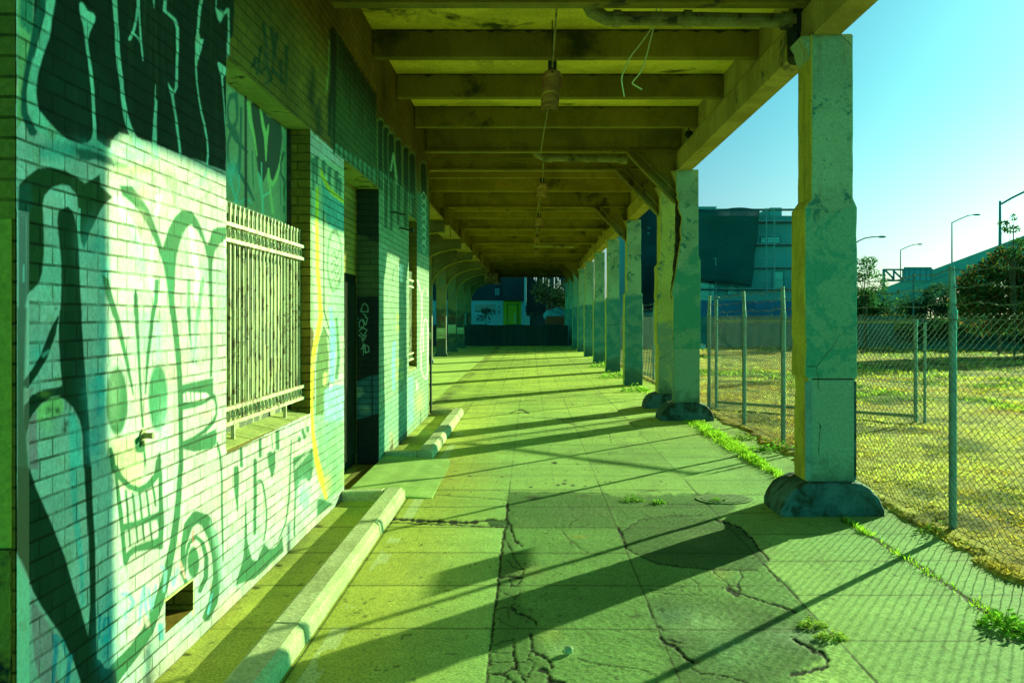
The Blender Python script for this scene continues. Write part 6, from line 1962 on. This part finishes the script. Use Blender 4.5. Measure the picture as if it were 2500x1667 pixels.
for u in (2262, 2420, 2600): MB().prism_x([(YR + 2, -.3), (YR + 7, -.3), (YR + 7, RZ(slope(u) + 60)), (YR + 2, RZ(slope(u) + 60))], RX(u - 16), RX(u + 16)).build('pier', m_ramp, rp)
m_lamp = M_weather('lamp_post_steel', (.10, .24, .26), (.08, .2, .22), grain=.1, bump=0, metal=.2)


def street_lamp(label, u, vb, vt, arm, Y, r):
    P = px(u, vb, Y)
    t = thing('street_lamp', label, 'street lamp', P, 'street lamps along the highway ramp')
    MB().tube([P, px(u, vt, Y)], [r, r * .7], 8).build('pole', m_lamp, t)
    pts = [px(a, c, Y) for a, c in arm]
    MB().tube(pts, [r * .65] * (len(pts) - 1) + [r * .4], 6).build('arm', m_lamp, t)
    e = arm[-1]
    h = MB(); h.ball(px(e[0] - 2, e[1], Y), r * 4.5, r * 2, r * 1.1, 8, 6); h.build('lamp_head', m_lamp, t)


def z8(x, y): return (1900 + x / 3.92, 400 + y / 3.92)
street_lamp('street lamp with only its arm showing past the big front column', 2084, 780, 598, [z8(720, 775), z8(770, 738), z8(830, 712), z8(900, 700), z8(1000, 699)], 108, .10)
street_lamp('small street lamp above the overhead road sign', *z8(1170, 1130), z8(0, 825)[1], [z8(1170, 826), z8(1235, 795), z8(1290, 775), z8(1362, 770)], 135, .085)
street_lamp('slim street lamp standing on the ramp between the road sign and the thick lamp', *z8(1662, 960), z8(0, 560)[1], [z8(1662, 565), z8(1740, 528), z8(1820, 495), z8(1908, 488)], 122, .10)
street_lamp('thick dark street lamp high on the ramp, its arm cut off by the picture edge', *z8(2122, 800), z8(0, 355)[1], [z8(2135, 385), z8(2240, 325), z8(2352, 270), z8(2480, 215), z8(2640, 190)], 119, .19)
sp = thing('sign_post', 'thin bare metal post between the road sign and the ramp end', 'post', px(2230, 790, 56)); MB().tube([px(2230, 800, 56), px(2230, 672, 56)], .04, 6).build('pole', m_lamp, sp); MB().ball(px(2230, 671, 56), .06).build('cap', m_lamp, sp)
YG = 118.0
gn = thing('sign_gantry', 'steel truss gantry carrying the back of an overhead road sign', 'road sign', px(2160, 700, YG))
tr = MB()
def G(x, y): return px(*z8(x, y), YG)
for a, c in (((1010, 1013), (1010, 1175)), ((1000, 1013), (1480, 1013)), ((1010, 1118), (1200, 1118)), ((1105, 1013), (1105, 1118)), ((1025, 1020), (1105, 1100)), ((1110, 1030), (1195, 1110)), ((1195, 1010), (1195, 1118))): tr.tube([G(*a), G(*c)], .11, 6)
tr.tube([G(1010, 1013), G(1010, 1560)], .16, 8)
tr.build('truss', m_lamp, gn)
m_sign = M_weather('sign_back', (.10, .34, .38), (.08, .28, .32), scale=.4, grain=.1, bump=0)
a, c = G(1195, 990), G(1450, 1112)
s_ = MB(); s_.box(a[0], c[0], YG - .3, YG - .22, c[2], a[2])
s_.build('sign_panel', m_sign, gn)
s_ = MB()
for x in (1195, 1235, 1290, 1345, 1400, 1447): q = G(x, 990); s_.box(q[0], q[0] + .12, YG - .36, YG - .301, c[2], a[2])
for y in (990, 1010): q = G(1195, y); s_.box(a[0], c[0], YG - .40, YG - .361, q[2] - .1, q[2])
s_.build('panel_rib', m_lamp, gn)

# ------------------------------------------------------------------ end of the walkway: screen fence, street buildings
m_black = M_weather('black_screen', (.010, .032, .026), (.007, .022, .018), scale=.8, grain=.25, bump=.15)
YF = 64.0
screen('dark_screen_fence', 'dark fabric screen across the far end of the walkway', -10.0, 2.25, YF, 0, 1.24, m_black, wav=.05)
lf = thing('end_fence', 'tall see-through chain-link fence behind the dark screen at the far end', 'fence', (-4, YF + .6, 0))
V, Q = link_np(-10, 2.25, 1.85, .10, .0042, 0, ox=(1, 0), org=(0, YF + .6))
np_mesh('wire_mesh', V, Q, m_wire, lf)
for x in (-10, -7, -3.86, -.9, 2.2): MB().tube([(x, YF + .64, -.1), (x, YF + .64, 1.9)], .035, 8).build('post', m_galv, lf)
YE = 100.0
def EX(u): return (u - U0) * YE / F
def EZ(v): return EYE - (v - V0) * YE / F
def e7(x, y): return (1100 + x / 6.72, 640 + y / 6.72)
def erect(name, x0, y0, x1, y1, d0, d1, mat, par):
    a, c = e7(x0, y0), e7(x1, y1)
    return MB().box(EX(a[0]), EX(c[0]), YE + d0, YE + d1, EZ(c[1]), EZ(a[1])).build(name, mat, par)
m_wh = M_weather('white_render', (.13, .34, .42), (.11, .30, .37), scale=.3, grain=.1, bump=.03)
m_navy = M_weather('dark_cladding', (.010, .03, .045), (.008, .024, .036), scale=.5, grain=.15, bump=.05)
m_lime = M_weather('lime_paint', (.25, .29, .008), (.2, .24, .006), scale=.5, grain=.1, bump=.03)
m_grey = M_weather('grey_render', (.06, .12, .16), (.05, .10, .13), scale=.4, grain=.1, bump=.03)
fb = thing('street_building', 'white and dark building with a lime green entrance beyond the far fence', 'building', (EX(1230), YE, 0))
erect('wall', -600, 625, 862, 1400, 0, 6, m_wh, fb)
erect('dark_roof', -600, 100, 858, 624, -.4, 6, m_navy, fb)
wd = erect('window', 400, 695, 728, 800, -.05, .03, m_glassd, fb); erect('frame', 395, 800, 733, 812, -.12, -.01, m_navy, wd)
for y0, y1 in ((712, 768), (782, 850)): erect('window', 778, y0, 805, y1, -.05, .03, m_glassd, fb)
for x0, y0, x1, y1 in ((-330, 700, -250, 800), (-100, 690, -20, 800), (-560, 700, -480, 800)): erect('window', x0, y0, x1, y1, -.05, .03, m_glassd, fb)
w2 = MB()
for i in range(3):
    for j in range(4):
        a, c = e7(733 + i * 25, 435 + j * 28), e7(752 + i * 25, 455 + j * 28); w2.box(EX(a[0]), EX(c[0]), YE - .44, YE - .405, EZ(c[1]), EZ(a[1]))
w2.build('glass_blocks', m_wh, fb)
erect('dark_bay', 858, -300, 1208, 632, -1.6, 5, m_navy, fb)
en = erect('entrance', 864, 634, 1160, 1400, -.02, 5, m_lime, fb); erect('door', 935, 700, 1095, 1400, -.10, -.03, m_lime, en)
for x0, y0, x1, y1 in ((928, 690, 935, 1400), (1096, 690, 1103, 1400), (928, 690, 1103, 699)): erect('door_frame', x0, y0, x1, y1, -.14, -.03, m_navy, en)
erect('white_fin', 1209, -300, 1245, 880, -2.2, 4, m_wh, fb)
erect('wall', 1161, 634, 1208, 1400, -.5, 4, m_wh, fb); erect('wall', 1209, 881, 1300, 1400, -.5, 4, m_wh, fb)
fb2 = thing('slatted_building', 'dark building with narrow bright slots between its slats, behind the street tree', 'building', (EX(1345), YE + 6, 0))
erect('wall', 1246, 650, 1560, 1400, .5, 6, m_grey, fb2); erect('door', 1300, 655, 1425, 1400, .4, .49, m_glassd, fb2)
erect('lamp_box', 1232, 720, 1262, 830, -2.4, -2.21, m_navy, fb2)
sl_ = MB(); x = 1246
slots = [(1366, 100, 285), (1398, 100, 320), (1513, 100, 340), (1560, 255, 335), (1603, 285, 390), (1695, 100, 440), (1730, 100, 260), (1730, 360, 460), (1756, 250, 490), (1788, 285, 490), (1812, 415, 510), (1843, 430, 600), (1888, 390, 440)]
xs_ = sorted(set([1246, 1990] + [s[0] for s in slots] + [s[0] + 17 for s in slots]))
for a, c in zip(xs_[:-1], xs_[1:]):
    cuts = sorted([(s[1], s[2]) for s in slots if s[0] == a and s[0] + 17 == c] or [])
    y = -400
    for s0, s1 in cuts + [(1400, 1400)]:
        p, q = e7(a, y), e7(c, s0)
        sl_.box(EX(p[0]), EX(q[0]), YE + .0, YE + .12, EZ(q[1]), EZ(p[1])); y = s1
sl_.build('slats', m_navy, fb2)
erect('light_panel', 1850, 340, 1940, 620, -.3, -.1, m_grey, fb2)
tree('street_tree', 'dark street tree in front of the slatted building at the far end', 'tree', (EX(e7(1580, 0)[0]) * .9, 90, 0), 6, .16,
     [(px(*e7(1600, 480), 90), 1.5), (px(*e7(1700, 620), 90), 1.7), (px(*e7(1560, 720), 90), 1.5), (px(*e7(1850, 760), 90), 1.5), (px(*e7(1720, 850), 90), 1.4), (px(*e7(1560, 560), 90), .9)], 6000, .2, [(.012, .035, .014), (.018, .05, .02)], 21, 8)
tree('street_sapling', 'small dark sapling behind the far fence in front of the white wall', 'tree', (px(*e7(580, 0), 70)[0], 70, 0), 2.6, .03,
     [(px(*e7(520, 840), 70), .45), (px(*e7(640, 850), 70), .5), (px(*e7(580, 800), 70), .35), (px(*e7(680, 930), 70), .35), (px(*e7(480, 920), 70), .3)], 420, .13, [(.012, .035, .02)], 22, 8)
sk = thing('skip_bin', 'orange red skip piled with white bags beyond the far fence', 'skip', px(1358, 800, 76))
def s7(x, y): return px(*e7(x, y), 76)
a, c = s7(1560, 885), s7(1860, 1010)
MB().prism_x([(75.0, -.1), (77.4, -.1), (77.6, a[2]), (74.8, a[2])], a[0], c[0]).build('body', M_weather('skip_paint', (.50, .06, .02), (.42, .05, .02), grain=.1, bump=.05), sk, bevel=.03)
hp = MB()
for i in range(14): hp.ball((a[0] + .25 + random.uniform(0, c[0] - a[0] - .5), 75.2 + random.uniform(0, 1.8), a[2] + random.uniform(.0, .25)), random.uniform(.3, .5), random.uniform(.3, .5), random.uniform(.25, .4), 9, 7)
hp.build('bags', m_wh, sk, smooth=True)

# backdrop: distant low skyline so the horizon is not a bare line
m_far = M_weather('far_trees', (.05, .13, .10), (.04, .10, .09), scale=.05, grain=.1, bump=0)


def litter(label, u, v, r, col, seed):
    """Crumpled bag or scrap."""
    rr = random.Random(seed); c = gp(u, v)
    b = MB(); b.ball((c[0], c[1], r * .45), r, r * .8, r * .5, 9, 6)
    b.v = [(x + rr.uniform(-.25, .25) * r, y + rr.uniform(-.25, .25) * r, max(-.01, z + rr.uniform(-.2, .25) * r)) for x, y, z in b.v]
    tag(b.build('litter', col, None, loc=c), label, 'litter')


m_bag = M_weather('pale_plastic', (.7, .74, .68), (.6, .64, .6), rough=.4, grain=.1)
litter('white crumpled plastic lying in the lot between the broken column and the first thin fence post', 1712, 852, .28, m_bag, 1)
litter('bluish crumpled bag lying at the back of the lot beside the front column', 2103, 845, .30, m_blue, 2)
litter('small white scrap in the dry grass just beyond the gate end post', 2225, 1052, .055, m_bag, 3)
litter('tiny pale scrap on the dry grass near the front fence post', 2262, 1105, .04, m_bag, 4)
